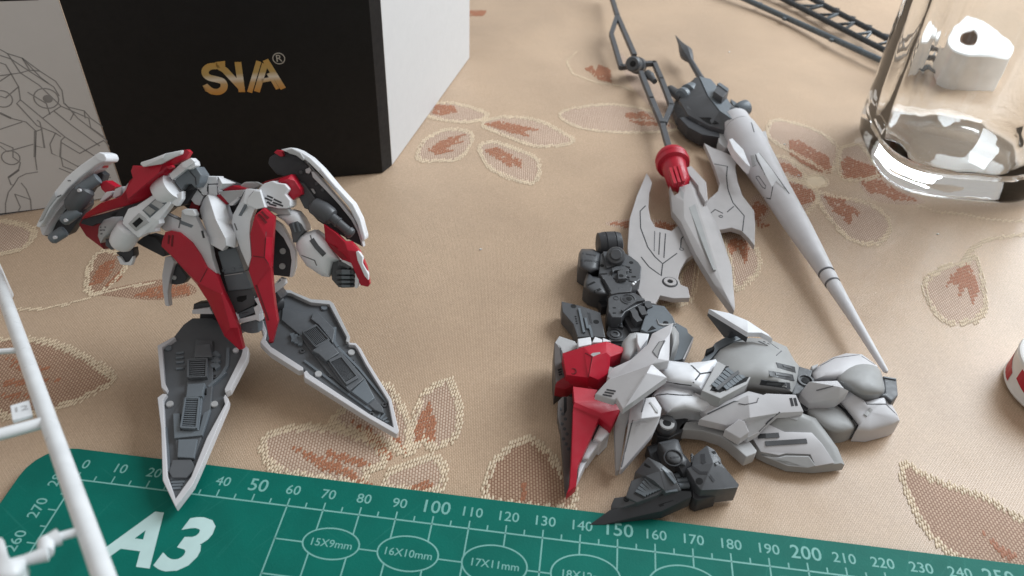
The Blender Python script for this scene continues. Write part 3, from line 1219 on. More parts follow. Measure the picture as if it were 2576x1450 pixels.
plate('white_bracket', [(1045, 838), (1075, 860), (1088, 905), (1252, 858), (1232, 790), (1272, 762), (1238, 704), (1262, 700), (1300, 790), (1282, 860), (1294, 925), (1255, 908), (1095, 946), (1056, 905)], 1.6, 5, WH, .25)
a = plate('crotch_tip', [(1098, 952), (1255, 905), (1278, 940), (1282, 1030), (1215, 1040), (1160, 1030), (1120, 1002)], .4, 5, BG, .4)
ring((1222, 1002), .4, 0, .4, BG, a, 'rivet')
plate('hip_axle', [(1080, 985), (1105, 985), (1130, 1040), (1100, 1010)], -1, 3, LG, .2)
plate('hip_block', [(655, 752), (840, 735), (900, 800), (860, 850), (648, 812)], -5, 6, D2, .5)
plate('hip_block', [(1230, 600), (1430, 600), (1500, 700), (1420, 800), (1290, 800)], -7, 9, D2, .5)
plate('hip_guard', [(640, 812), (810, 786), (842, 852), (642, 850)], -3.5, 3, PW, .25)
a = plate('hip_bracket', [(1410, 592), (1490, 500), (1532, 520), (1540, 562), (1502, 600), (1420, 660)], -3, 3, WH, .3)
inset([(1455, 520), (1500, 525), (1462, 555)], a, BG, 'notch')
# ---- bib
use(T, 'B')
bib = facet('bib_plate', [(548, 545, -1), (602, 560, -1), (716, 650, -2.5), (756, 760, -3), (742, 832, -2), (818, 926, -2), (805, 1060, -1), (728, 1040, 1), (692, 1090, 0), (575, 1025, -2),
                          (560, 960, -3), (500, 800, -4), (472, 690, -4), (510, 590, -3), (626, 785, 3), (718, 965, 2.4)],
            [(0, 1, 2, 3, 14), (0, 14, 11, 12, 13), (3, 4, 14), (14, 4, 5, 15), (5, 6, 7, 15), (14, 15, 10, 11), (15, 7, 8, 9, 10)], 7, 4, WH, .25)
# ---- collar and chest
plate('chest_plate', [(485, 368), (640, 372), (646, 440), (552, 443), (548, 548), (510, 556), (470, 520), (432, 470)], 3, 6, WH, .3)
plate('chest_plate', [(556, 452), (640, 450), (640, 552), (600, 556), (556, 545)], 3.4, 5, WH, .3)
facet('collar_spike', [(655, 377, 0), (792, 437, 0), (645, 510, 0), (690, 440, 2.4)], [(0, 1, 3), (1, 2, 3), (2, 0, 3)], 5, 3, WH, .15)
plate('collar_panel', [(440, 490), (512, 558), (470, 652), (425, 640), (356, 560)], 2, 6, WH, .3)
plate('collar_panel', [(300, 528), (382, 598), (300, 655), (280, 600)], 1, 5, PW, .3)
plate('red_inner_panel', [(370, 680), (398, 608), (468, 650), (445, 728)], .5, 4, R2, .2)
plate('red_inner_panel', [(260, 640), (360, 610), (330, 640), (280, 655)], .2, 4, R2, .2)
plate('red_chest_panel', [(640, 545), (700, 560), (748, 612), (732, 645), (640, 585)], 3, 5, RD, .25)
plate('red_chest_panel', [(690, 500), (790, 458), (912, 488), (905, 520), (760, 530)], 1, 6, RD, .3)
a = facet('collar_wing', [(648, 516, 0), (906, 500, 1), (870, 565, 2.4), (800, 602, 2), (762, 642, 0)], [(0, 1, 2, 3, 4)], 4, 2.5, LG, .2)
plate('collar_bar', [(750, 640), (842, 570), (856, 585), (790, 650), (768, 655)], 6, 3, PW, .25)
plate('back_dome', [(862, 455), (905, 424), (990, 425), (1052, 455), (1040, 478), (970, 500), (858, 490)], -3, 5, LG, .6)
plate('trunk_upper', [(420, 480), (640, 400), (900, 500), (1060, 520), (1100, 700), (980, 800), (500, 800), (300, 640)], -2, 11, D2, .6)
chl = [o_ for o_ in ROBOT.children if o_.name.startswith(('chest_plate', 'collar_spike', 'collar_panel'))]
for s in ([(646, 378), (648, 440), (552, 444), (550, 548)], [(650, 380), (645, 508)], [(432, 472), (512, 556)], [(556, 548), (640, 556)]):
    line(s, .4, INK, chl, parent=chl[0])
# ---- right lapel
lap = facet('lapel', [(918, 490, -1), (1052, 500, 0), (1110, 672, 0), (1000, 692, 0), (962, 800, 0), (952, 920, 0), (970, 1150, 0), (940, 1250, -.5), (872, 1090, -2), (815, 930, -2.5), (780, 822, -2.5), (792, 740, -2), (845, 645, -2), (900, 620, 1)],
            [(0, 1, 2, 3, 13), (0, 13, 12), (13, 3, 4, 5, 6, 7, 8, 9, 10, 11, 12)], 7, 3, WH, .22)
plate('lapel_panel', [(932, 585), (995, 510), (1055, 512), (1100, 668), (1020, 688), (930, 640)], 7.9, 1.6, WH, .25, parent=lap)
inset([(847, 748), (905, 638), (930, 638), (876, 752)], lap, BG, 'grey_slot')
line([(808, 825), (832, 890)], .35, IN2, lap)
line([(950, 570), (1000, 512)], .35, IN2, lap)
skr = facet('red_coat_panel', [(1085, 675, 0), (1190, 760, -1.5), (1176, 960, -2), (1158, 1246, -1), (1178, 1486, -1), (1198, 1636, -1), (1220, 1766, 0), (1168, 1966, 0), (1138, 1926, 0), (1093, 1696, 0), (998, 1446, 0), (943, 1276, 0), (973, 1136, 0), (958, 926, 0), (1003, 746, 0), (1110, 960, .4), (1096, 1150, .4), (1150, 1240, .4)],
            [(0, 1, 2, 15, 14), (14, 15, 16, 12, 13), (2, 3, 17, 16, 15), (12, 16, 17, 10, 11), (17, 3, 4, 5, 9, 10), (5, 6, 7, 8, 9)], 8, 2.6, RD, .22)
line([(1040, 736), (1116, 820)], .75, INR, skr, 'vent_slot')
line([(1072, 710), (1136, 776)], .75, INR, skr, 'vent_slot')
line([(1018, 1420), (1136, 1758)], .6, INR, skr, 'vent_slot')
line([(974, 1136), (1096, 1152), (1150, 1240)], .3, INR, skr)
line([(1112, 905), (1096, 1150)], .3, INR, skr)
# ---- left lapel
use(T, 'B')
lap2 = facet('lapel', [(66, 748, -2), (120, 712, -1.5), (205, 752, 0), (290, 790, 0), (300, 705, 0), (420, 740, 0), (490, 880, 0), (545, 960, 0), (572, 1040, -.4), (592, 1150, -.5), (645, 1330, -.5), (560, 1260, 0), (480, 1130, 0), (380, 1010, 0), (290, 925, 0), (205, 895, -.5), (140, 898, -1.5), (95, 865, -2)],
             [(0, 1, 2, 15, 16, 17), (2, 3, 14, 15), (3, 4, 5, 6, 7, 8, 9, 10, 11, 12, 13, 14)], 6, 3, PW, .25)  # greyer than its white twin, painting the shade of its left-facing side
inset([(276, 796), (300, 798), (414, 842), (392, 866), (292, 830)], lap2, BG, 'grey_slot')
line([(497, 898), (514, 964)], .6, INK, lap2, 'vent_slot')
line([(120, 716), (206, 756), (290, 794), (272, 868)], .35, IN2, lap2)
plate('lapel_cap', [(292, 702), (330, 684), (410, 690), (436, 735), (432, 758), (330, 742)], 7, 3, WH, .35)
use(T, 'C')
skl = facet('red_coat_panel', [(382, 62, -.5), (430, 50, 0), (520, 65, 0), (640, 165, 0), (720, 280, 0), (782, 402, 0), (882, 482, 0), (940, 640, 0), (1012, 790, 0), (1082, 980, 0), (1132, 1190, 0), (1092, 1195, -1), (950, 1062, -2), (800, 740, -2.2), (690, 570, -2.4), (560, 420, -2.4), (440, 290, -2.2), (345, 200, -2), (350, 150, -1.5), (705, 555, .3), (925, 660, .8), (1010, 985, .8)],
            [(0, 1, 2, 3, 4, 5, 19, 15, 16, 17, 18), (5, 6, 7, 20, 19), (15, 19, 14), (19, 20, 21, 12, 13, 14), (7, 8, 9, 21, 20), (9, 10, 11, 12, 21)], 7, 2.6, RD, .22)
line([(420, 95), (414, 175)], .6, INR, skl, 'vent_slot')
line([(455, 95), (448, 200)], .6, INR, skl, 'vent_slot')
line([(720, 540), (790, 410)], .3, INR, skl)
# ---- side skirts
plate('side_skirt', [(380, 302), (440, 290), (472, 350), (432, 480), (406, 640), (420, 780), (380, 770), (356, 620), (350, 480)], -4, 3, PW, .4)
a = plate('side_skirt_inner', [(472, 350), (540, 420), (600, 500), (560, 556), (490, 570), (428, 560), (432, 480)], -6, 4, D2, .4)
ring((472, 500), .7, 0, .4, LG, a, 'peg')
plate('thigh_block', [(100, 160), (200, 85), (290, 110), (345, 170), (392, 292), (360, 300), (240, 240), (130, 182)], -2, 7, D2, .5)
use(T, 'B')
plate('side_skirt', [(1186, 790), (1262, 842), (1312, 930), (1372, 1040), (1396, 1100), (1390, 1250), (1360, 1342), (1338, 1342), (1356, 1180), (1340, 1080), (1280, 965), (1182, 862)], -1, 3, WH, .3)
a = plate('side_skirt_inner', [(1182, 862), (1280, 965), (1340, 1080), (1356, 1180), (1338, 1340), (1250, 1330), (1172, 1320), (1172, 1000)], -3.2, 3, D2, .3)
for c in ((1275, 1090), (1270, 1235)):
    ring(c, .95, 0, .5, LG, a, 'peg')

# ---- right arm (towards the cloth): shoulder, elbow, forearm, fist
sh = plate('shoulder_armour', [(1040, 490), (1090, 440), (1170, 414), (1215, 434), (1292, 444), (1335, 496), (1296, 545), (1345, 602), (1345, 660), (1320, 682), (1230, 682), (1115, 655), (1090, 560)], 5.2, 8, WH, .45)
plate('shoulder_skirt', [(1115, 657), (1230, 684), (1322, 684), (1352, 738), (1232, 740), (1132, 692)], 3, 4, LG, .3)
for s in ([(1125, 558), (1178, 580)], [(1190, 592), (1262, 626)], [(1105, 580), (1170, 608)], [(1180, 622), (1276, 656)], [(1092, 604), (1150, 630)], [(1146, 636), (1212, 656)]):
    line(s, .5, INK, sh, 'vent_slot')
facet('shoulder_red', [(1225, 432, 0), (1240, 395, 0), (1356, 350, 0), (1392, 412, 1), (1440, 490, 1.5), (1456, 546, 0), (1410, 572, 0), (1356, 606, 0), (1302, 542, 0), (1336, 498, .5), (1292, 444, .5), (1320, 395, 1.8)],
      [(0, 1, 2, 11), (11, 2, 3), (0, 11, 10), (11, 3, 4, 9, 10), (4, 5, 6, 7, 8, 9)], 2, 5, RD, .25)
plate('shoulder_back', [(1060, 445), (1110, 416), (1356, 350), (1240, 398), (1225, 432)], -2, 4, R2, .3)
dome('upper_arm', [(1200, 745), (1350, 695), (1412, 712), (1465, 775), (1502, 842), (1510, 895), (1450, 930), (1330, 850), (1285, 800)], 0, 3, 5, WH, round_=False, power=2.4)
a = plate('elbow_joint', [(1325, 830), (1412, 800), (1452, 832), (1482, 902), (1442, 938), (1402, 1010), (1370, 1010), (1350, 900)], 3.2, 6, DK, .5)
for s in ([(1372, 822), (1398, 905)], [(1412, 815), (1440, 900)]):
    line(s, .5, BG, a, 'ridge', h=.4)
inset([(1345, 780), (1400, 765), (1402, 790), (1350, 800)], a, WH, 'elbow_cap', h=1.2, lo=2)
fa = dome('forearm', [(1400, 985), (1448, 935), (1580, 893), (1640, 935), (1690, 985), (1760, 1080), (1842, 1180), (1760, 1200), (1722, 1342), (1650, 1332), (1500, 1232), (1432, 1130), (1400, 1050)], 1, 3.6, 5, WH, round_=False, power=2.2)
inset([(1450, 932), (1580, 893), (1600, 905), (1478, 948)], fa, PW, 'forearm_band', h=.5, lo=1)
line([(1556, 985), (1600, 1050), (1674, 1128)], 1.5, DK, fa, 'forearm_groove', h=.15)
line([(1540, 940), (1552, 985)], .35, IN2, fa)
line([(1455, 1130), (1580, 1180), (1600, 1230)], .3, IN2, fa)
# fist
fp = plate('palm', [(1738, 1188), (1800, 1178), (1890, 1195), (1950, 1290), (1955, 1400), (1800, 1430), (1742, 1365)], 1.5, 7, DK, .6)
for i, (y0, y1, x0) in enumerate(((1262, 1318, 1782), (1322, 1362, 1778), (1366, 1402, 1786), (1406, 1442, 1800))):
    plate('finger', [(x0, y0 + 10), (1850, y0 + 2), (1960, y0 + 8), (1962, y1), (1850, y1 + 4), (x0, y1 - 4)], 4.2 - i * .55, 4, DK, .6)
    plate('fingertip', [(1835, y0 + 6), (1920, y0 + 8), (1922, y1 - 2), (1838, y1)], 4.9 - i * .55, 2, BG, .4)
plate('thumb', [(1800, 1186), (1880, 1196), (1930, 1240), (1905, 1268), (1850, 1240), (1800, 1230)], 4.6, 4, DK, .6)
plate('hand_guard', [(1830, 1184), (1900, 1168), (1992, 1222), (2004, 1260), (2005, 1400), (1988, 1452), (1964, 1444), (1972, 1262), (1892, 1222)], 4.6, 5, WH, .3)
a = facet('forearm_guard', [(1665, 830, 0), (1790, 920, 1), (1870, 1000, 2), (1930, 1000, 1), (1988, 1062, 2), (2012, 1092, 2), (2082, 1252, 2), (2110, 1410, 1), (2092, 1436, 0), (2022, 1420, 0), (1930, 1205, 2), (1835, 1170, 0), (1740, 1070, -1), (1682, 1005, -2), (1676, 920, -1), (1900, 1085, 3)],
          [(0, 1, 14), (1, 2, 15, 12, 13, 14), (2, 3, 4, 5, 15), (5, 6, 7, 8, 9, 10, 15), (15, 10, 11, 12)], 4, 2.6, RD, .22)
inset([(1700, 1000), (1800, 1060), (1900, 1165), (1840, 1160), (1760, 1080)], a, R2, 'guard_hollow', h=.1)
plate('guard_tip', [(1976, 1096), (2000, 1088), (2042, 1150), (2042, 1212), (2096, 1312), (2096, 1372), (2060, 1332), (1992, 1180)], 7, 2.4, WH, .3)

# ---- right shield
sd = plate('shield_inner', [(1140, 190), (1200, 150), (1300, 140), (1430, 180), (1510, 262), (1580, 350), (1710, 520), (1860, 700), (1975, 850), (2048, 1052), (1945, 1000), (1800, 920), (1610, 800), (1510, 690), (1410, 510), (1370, 400), (1210, 350), (1130, 250)], -3, 4, D2, .6)
plate('shield_rim', [(1252, 112), (1350, 92), (1430, 122), (1532, 186), (1642, 290), (1810, 490), (1950, 640), (2020, 780), (2066, 950), (2062, 985), (2035, 985), (1990, 830), (1910, 670), (1780, 510), (1620, 335), (1530, 245), (1420, 160), (1310, 136)], 1, 7, WH, .5)
plate('shield_rim_step', [(1545, 320), (1575, 330), (1700, 470), (1850, 640), (1960, 780), (2020, 920), (2052, 1052), (2035, 1040), (1990, 900), (1930, 790), (1810, 640), (1690, 510), (1560, 380)], -.5, 4, PW, .4)
plate('shield_plate', [(1300, 122), (1360, 100), (1440, 140), (1480, 200), (1466, 220), (1400, 170), (1330, 150)], 2, 3, LG, .4)
plate('shield_plate', [(1640, 300), (1790, 480), (1770, 500), (1620, 320)], 1.6, 3, PW, .3)
plate('shield_mark', [(1186, 140), (1216, 114), (1258, 120), (1282, 172), (1250, 182)], -1, 3, RD, .3)
sf = lambda x, y, d: T.pt(*vp('B', (x, y)), d)
lathe('cannon_body', sf(1560, 640, 0), sf(1760, 770, 2), [(0, 1.6), (.08, 2.6), (.5, 2.9), (.85, 2.7), (.95, 2.3), (1, 1.4)], DK)
lathe('cannon_barrel', sf(1730, 750, 2), sf(1945, 935, 3), [(0, 1.5), (.3, 1.5), (.32, 1.7), (.36, 1.7), (.38, 1.35), (.8, 1.35), (.82, 1.7), (.95, 1.6), (1, 1.0)], DK)
plate('cannon_mount', [(1420, 420), (1480, 440), (1600, 600), (1560, 700), (1480, 680), (1400, 520)], -1.4, 3, DK, .5)
inset([(1545, 490), (1570, 490), (1592, 530), (1580, 542)], sd, LG, 'peg', h=.6)
inset([(1490, 310), (1530, 290), (1548, 320), (1525, 350), (1496, 340)], sd, PW, 'clip', h=1.2)
for c in ((1450, 330), (1600, 440), (1660, 500), (1900, 960)):
    ring(c, .6, 0, .5, DK, sd, 'rivet')

# ---- left arm and the red shoulder blade
use(T, 'A')
plate('arm_core', [(880, 800), (1080, 700), (1400, 520), (1640, 420), (1800, 540), (1700, 700), (1500, 740), (1300, 900), (1000, 1000)], 3, 8, D2, .6)
facet('shoulder_blade', [(1130, 290, 0), (1250, 300, 1), (1450, 275, 2), (1660, 130, 2), (1700, 120, 1), (1730, 150, 0), (1690, 222, -1), (1505, 310, 0), (1550, 302, 0), (1520, 370, -1), (1392, 440, -1), (1392, 520, -2), (1335, 590, -2), (1270, 650, -3), (1080, 705, -3), (860, 765, -3), (590, 850, -3), (640, 790, -2), (800, 680, 0), (1000, 620, 1), (1060, 540, 2), (1090, 460, 1), (1130, 420, 0), (1110, 350, 0), (1400, 370, 3), (1080, 645, 2)],
      [(0, 1, 2, 24, 25, 20, 21, 22, 23), (2, 3, 4, 5, 6, 7, 24), (24, 7, 8, 9, 10), (24, 10, 11, 12, 13, 14, 25), (25, 14, 15, 16, 17, 18, 19, 20)], 11, 2.6, RD, .22)
facet('blade_wing', [(1218, 255, 0), (1330, 220, .5), (1470, 165, 1), (1650, 128, 0), (1632, 170, 0), (1472, 250, 0), (1430, 275, 0), (1240, 305, 0), (1208, 275, 0), (1440, 210, 1.6)],
      [(0, 1, 2, 9, 7, 8), (2, 3, 4, 5, 9), (9, 5, 6, 7)], 14, 2, WH, .25)
plate('blade_boss', [(1480, 300), (1540, 285), (1550, 310), (1500, 330)], 14, 2, RD, .3)
plate('red_clip', [(780, 470), (850, 448), (952, 512), (905, 560), (852, 586), (800, 540)], 6, 4, RD, .3)
plate('red_clip', [(745, 318), (830, 284), (824, 314)], 5, 3, RD, .2)
for q in ([(778, 664), (850, 568), (912, 558), (905, 602), (812, 672)], [(918, 622), (942, 540), (1012, 508), (1002, 604), (940, 636)], [(1012, 625), (1042, 520), (1086, 468), (1044, 622)]):
    plate('white_rib', q, 9.5, 3, PW, .35)
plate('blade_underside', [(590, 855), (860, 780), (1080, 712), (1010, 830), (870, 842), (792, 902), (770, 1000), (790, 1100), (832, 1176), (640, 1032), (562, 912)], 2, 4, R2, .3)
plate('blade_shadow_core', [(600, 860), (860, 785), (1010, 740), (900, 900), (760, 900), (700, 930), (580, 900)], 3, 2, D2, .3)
a = dome('arm_pod', [(775, 930), (830, 860), (920, 830), (1012, 826), (1022, 885), (882, 1032), (792, 1106), (764, 1030)], 4, 2, 4, LG, round_=False)
for s in ([(790, 940), (850, 938)], [(790, 970), (840, 968)], [(795, 1010), (812, 1004)]):
    line(s, .4, IN2, a, 'vent_slot')
fa = facet('gauntlet', [(1082, 745, 0), (1170, 712, 0), (1400, 562, 0), (1520, 640, 0), (1532, 692, 0), (1402, 862, 0), (1412, 902, -.5), (1362, 952, -1), (1372, 988, -2), (1282, 1000, -1), (1190, 1052, 0), (1022, 902, 0), (1032, 845, -.5), (1215, 790, .6)],
           [(0, 1, 13, 12), (1, 2, 3, 4, 5, 13), (13, 5, 6, 7, 8, 9, 10), (12, 13, 10, 11)], 11, 4, WH, .3)
inset([(1232, 760), (1390, 622), (1490, 682), (1312, 842)], fa, BG, 'recess', h=.08)
inset([(1335, 690), (1380, 650), (1462, 700), (1420, 745)], fa, LG, 'recess_block', h=.7)
inset([(1250, 755), (1300, 715), (1375, 765), (1320, 815)], fa, G2, 'recess_block', h=.5)
inset([(1395, 600), (1440, 560), (1530, 610), (1480, 665)], fa, D2, 'wrist_gap', h=.3)
a = inset([(1090, 900), (1200, 788), (1310, 880), (1168, 980)], fa, LG, 'socket_frame', h=.5, bev=.15)
inset([(1126, 900), (1200, 835), (1242, 872), (1166, 944)], a, HOL, 'socket_hole', h=.05, parent=fa)
af = lambda x, y, d: T.pt(*vp('A', (x, y)), d)
lathe('wrist_cuff', af(1110, 930, 8), af(990, 1135, 6), [(0, 2.6), (.1, 3.5), (.6, 3.7), (.9, 3.3), (1, 2.6)], WH)
plate('wrist_joint', [(840, 1060), (942, 1160), (905, 1182), (842, 1132)], 6, 4, DK, .4)
plate('wrist_block', [(950, 1205), (1130, 1150), (1140, 1240), (1090, 1300), (1040, 1310), (1000, 1250)], 3, 4, D2, .4)
plate('hand_bracket', [(958, 1240), (1000, 1250), (1040, 1312), (1090, 1300), (1130, 1240), (1136, 1280), (1110, 1342), (1000, 1332)], 4, 2, WH, .3)
lathe('shoulder_band', af(1420, 600, 8), af(1570, 500, 9), [(0, 2.6), (.06, 4.0), (.5, 4.35), (.94, 4.0), (1, 2.6)], WH, seg=36)
plate('band_flange', [(1530, 620), (1650, 560), (1645, 645), (1592, 722), (1540, 695)], 10.5, 3, WH, .4)
plate('shoulder_cap', [(1508, 385), (1640, 262), (1740, 210), (1782, 250), (1792, 292), (1740, 332), (1690, 330), (1542, 442)], 11, 4, WH, .35)
plate('shoulder_cap', [(1640, 262), (1740, 210), (1782, 250), (1690, 320), (1650, 310)], 11.8, 2, WH, .3)
a = plate('shoulder_joint', [(1560, 452), (1690, 332), (1792, 302), (1852, 392), (1832, 472), (1792, 532), (1740, 482), (1680, 492), (1642, 552)], 9, 7, BG, .5)
inset([(1618, 402), (1680, 356), (1702, 400), (1660, 436)], a, HOL, 'window_opening')
line([(1730, 350), (1790, 420), (1800, 520)], .3, INK, a)
plate('joint_shadow', [(1640, 552), (1680, 492), (1740, 482), (1800, 520), (1720, 552)], 6, 4, D2, .3)

# ---- left shield
plate('shield_inner', [(770, 335), (832, 385), (800, 482), (700, 522), (652, 602), (662, 702), (560, 862), (470, 1002), (400, 1032), (300, 1050), (195, 1030), (250, 900), (430, 660), (560, 480)], 2, 4, D2, .6)
rim = plate('shield_rim', [(716, 190), (780, 150), (836, 170), (856, 215), (845, 250), (770, 268), (680, 332), (560, 425), (440, 540), (402, 592), (340, 652), (268, 745), (200, 860), (152, 946), (110, 930), (132, 880), (190, 760), (310, 560), (430, 410), (570, 292)], 9, 8, WH, .6)
line([(420, 412), (450, 450), (480, 450)], .3, IN2, rim)
line([(312, 560), (340, 620), (380, 600)], .3, IN2, rim)
plate('rim_cap', [(716, 188), (780, 148), (836, 168), (858, 215), (845, 252), (800, 252), (760, 235)], 9.8, 7, WH, .5)
plate('rim_fin', [(190, 765), (310, 565), (330, 620), (240, 740), (180, 860), (140, 885)], 9.6, 6, LG, .4)
plate('shield_rim_step', [(845, 252), (772, 335), (640, 405), (560, 485), (482, 582), (432, 662), (332, 782), (252, 902), (192, 1032), (170, 1010), (152, 946), (200, 862), (340, 654), (440, 542), (680, 334), (770, 270)], 6, 5, PW, .5)
tube('cannon_pipe', af(770, 420, 7), af(560, 560, 8), 1.7, BG, seg=20)
lathe('cannon_body', af(660, 520, 7), af(470, 760, 8), [(0, 1.8), (.1, 2.6), (.4, 2.9), (.8, 2.8), (.92, 2.2), (1, 1.5)], DK)
lathe('cannon_barrel', af(560, 760, 8), af(390, 880, 9), [(0, 1.5), (.1, 1.7), (.85, 1.7), (1, 1.2)], BG)
lathe('cannon_barrel', af(420, 975, 7), af(265, 1075, 8), [(0, 1.5), (.1, 1.7), (.85, 1.65), (1, 1.1)], BG)
for c in ((430, 866), (316, 1046), (572, 552)):
    ring(c, .5, 0, .5, PW, None, 'barrel_pin', d=10.3)
plate('cannon_mount', [(480, 640), (620, 600), (660, 690), (560, 760), (480, 720)], 7, 4, BG, .5)

# ---- the two grey blade legs
BLF = slope((540, 790, 15), (440, 1270, 6.6))
use(BLF, 'D')
bl = plate('blade_tray', [(430, 190), (560, 190), (620, 230), (742, 390), (768, 392), (762, 440), (650, 640), (634, 690), (640, 720), (580, 860), (475, 1150), (425, 1240), (320, 1375), (255, 1220), (240, 900), (225, 710), (258, 682), (262, 650), (240, 620), (225, 370), (305, 318), (372, 232)], -.9, 2.2, BT, .3)
plate('blade_rim', [(752, 348), (790, 384), (782, 440), (672, 650), (640, 668), (636, 644), (742, 432), (750, 400)], .6, 2.8, PW, .3)
plate('blade_rim', [(204, 366), (312, 308), (322, 318), (236, 376), (250, 600), (270, 640), (262, 662), (230, 636), (216, 500)], .6, 2.8, PW, .3)
plate('blade_rim', [(266, 678), (242, 712), (252, 900), (268, 1200), (320, 1350), (420, 1210), (520, 960), (638, 742), (628, 700), (640, 678), (662, 710), (656, 740), (562, 960), (472, 1170), (430, 1260), (320, 1403), (238, 1232), (228, 900), (204, 700), (240, 674)], .6, 2.8, PW, .3)
plate('blade_spine', [(450, 330), (560, 330), (560, 600), (545, 770), (492, 940), (442, 1090), (330, 1085), (318, 960), (305, 800), (385, 700), (400, 560), (440, 440)], 0, 1.4, BT, .3)
plate('blade_block', [(450, 362), (545, 352), (556, 440), (442, 442)], 1.6, 2.4, BT, .4)
vent([(408, 458), (514, 452), (510, 560), (406, 564)], 8, .9, 1, BT, D2)
plate('blade_block', [(398, 612), (512, 606), (492, 690), (386, 700)], 1.9, 2.4, BG, .4)
plate('blade_block', [(372, 700), (492, 690), (470, 910), (350, 895)], 1.0, 1.8, BG, .3)
vent([(388, 706), (466, 706), (448, 886), (360, 882)], 13, 1.1, .6, BG, D2)
plate('blade_block', [(304, 802), (350, 800), (352, 910), (472, 912), (500, 800), (545, 772), (492, 942), (312, 962)], .7, 1.4, BG, .3)
plate('blade_block', [(338, 968), (462, 966), (440, 1088), (332, 1082)], .6, 1.3, BG, .3)
plate('blade_block', [(300, 1100), (420, 1095), (450, 1150), (390, 1215), (300, 1215), (280, 1180)], .1, 1, BT, .3)
for y in (1226, 1246, 1266, 1286):
    line([(296 + (y - 1226) * .2, y), (392 - (y - 1226) * .6, y - 3)], .7, BG, bl, 'tip_rib', h=.35)
line([(540, 640), (648, 545)], .9, BG, bl, 'strut', h=1)
line([(600, 860), (530, 1060), (440, 1190)], .7, BG, bl, 'inner_rail', h=.6, step=40)
line([(262, 900), (285, 1180)], .7, BG, bl, 'inner_rail', h=.6, step=40)
line([(660, 390), (655, 500), (620, 560)], .9, BG, bl, 'inner_rail', h=.6, step=40)
for y in (430, 465, 500):
    line([(560, y + 8), (580, y - 2), (592, y + 12), (604, y + 2)], 1.5, BG, bl, 'wavy_clip', h=1.0)
    line([(552, y + 24), (575, y + 12), (590, y + 26)], .8, HOL, bl, 'clip_gap', h=.5)
for y in (420, 450, 480, 520):
    line([(330, y), (375, y - 4)], .7, BG, bl, 'side_rib', h=.5)
for c, m_, r in (((287, 747), LG, 1.05), ((572, 748), LG, 1.05), ((710, 402), PW, .9), ((278, 388), BG, 1.0)):
    ring(c, r, 0, .7, m_, bl, 'peg')
for c in ((575, 568), (515, 803), (270, 1180), (412, 1185)):
    ring(c, .75, .35, .5, DK, bl, 'socket')
inset([(505, 660), (526, 658), (526, 694), (508, 696)], bl, HOL, 'slot', h=1.6)
plate('blade_socket', [(480, 150), (600, 150), (600, 230), (470, 230)], -1, 3, D2, .4)
tube('hip_rod', BLF.pt(560, 800, 2), T.pt(620, 775, -6), 2.6, D2)

BRF = slope((700, 745, 17), (1000, 1085, 4.2))
use(BRF, 'D')
br = plate('blade_tray', [(985, 25), (1060, 30), (1080, 42), (1190, 88), (1300, 102), (1322, 110), (1425, 310), (1415, 345), (1470, 362), (1495, 390), (1685, 715), (1728, 900), (1560, 812), (1165, 550), (1145, 520), (1130, 505), (930, 385), (890, 340), (905, 300), (878, 205), (910, 150)], -.9, 2.2, BT, .3)
plate('blade_rim', [(978, 6), (1060, 10), (1082, 24), (1192, 68), (1310, 76), (1336, 96), (1442, 310), (1432, 346), (1414, 338), (1420, 312), (1308, 102), (1190, 90), (1060, 30), (985, 24)], .6, 2.8, LG, .25)
plate('blade_rim', [(1432, 346), (1480, 350), (1512, 386), (1562, 478), (1706, 708), (1756, 916), (1740, 936), (1560, 832), (1150, 572), (1143, 538), (1162, 525), (1182, 550), (1560, 802), (1722, 892), (1688, 722), (1540, 482), (1490, 388), (1472, 364), (1434, 360)], .6, 2.8, PW, .3)
plate('blade_rim', [(856, 200), (880, 200), (906, 270), (897, 325), (932, 372), (1140, 505), (1142, 524), (1112, 528), (930, 412), (864, 346), (886, 300)], .6, 2.8, PW, .3)
plate('blade_spine', [(1010, 120), (1130, 150), (1230, 160), (1340, 260), (1320, 320), (1400, 420), (1540, 580), (1600, 700), (1660, 800), (1590, 780), (1430, 660), (1300, 540), (1190, 400), (1110, 290), (1000, 200)], -.1, 1.4, BT, .3)
plate('blade_block', [(1200, 160), (1232, 148), (1345, 262), (1330, 352), (1312, 322), (1240, 232), (1190, 195)], .7, 1.4, BT, .3)
vent([(1226, 240), (1300, 322), (1218, 366), (1146, 282)], 9, .9, 1, BT, D2)
plate('blade_block', [(1196, 398), (1300, 326), (1372, 412), (1290, 466), (1240, 420)], 1.7, 2.2, BT, .4)
plate('blade_block', [(1290, 466), (1385, 412), (1530, 580), (1440, 660), (1390, 610)], .8, 1.7, BT, .3)
vent([(1384, 440), (1480, 560), (1412, 600), (1318, 472)], 13, .9, .6, BT, D2)
plate('blade_block', [(1535, 582), (1600, 700), (1555, 740), (1450, 662)], .5, 1.2, BG, .3)
plate('blade_block', [(1605, 710), (1650, 760), (1660, 800), (1600, 780), (1560, 744)], .2, 1.0, BT, .3)
for k in range(4):
    line([(1622 + k * 16, 830 + k * 9), (1652 + k * 14, 780 + k * 26)], .6, BG, br, 'tip_rib', h=.35)
line([(1345, 262), (1338, 348), (1362, 385)], .9, BG, br, 'strut', h=1.0)
line([(1340, 356), (1500, 520), (1680, 740)], .7, BG, br, 'inner_rail', h=.6, step=40)
line([(1150, 470), (1400, 660), (1580, 790)], .7, BG, br, 'inner_rail', h=.6, step=40)
for k in range(3):
    line([(1225 + k * 18, 212 + k * 24), (1242 + k * 18, 206 + k * 24)], .6, PW, br, 'silver_clip', h=1.5)
    line([(1070 + k * 22, 300 + k * 8), (1082 + k * 22, 330 + k * 12), (1076 + k * 22, 350 + k * 12)], 1.3, BG, br, 'wavy_clip', h=.8)
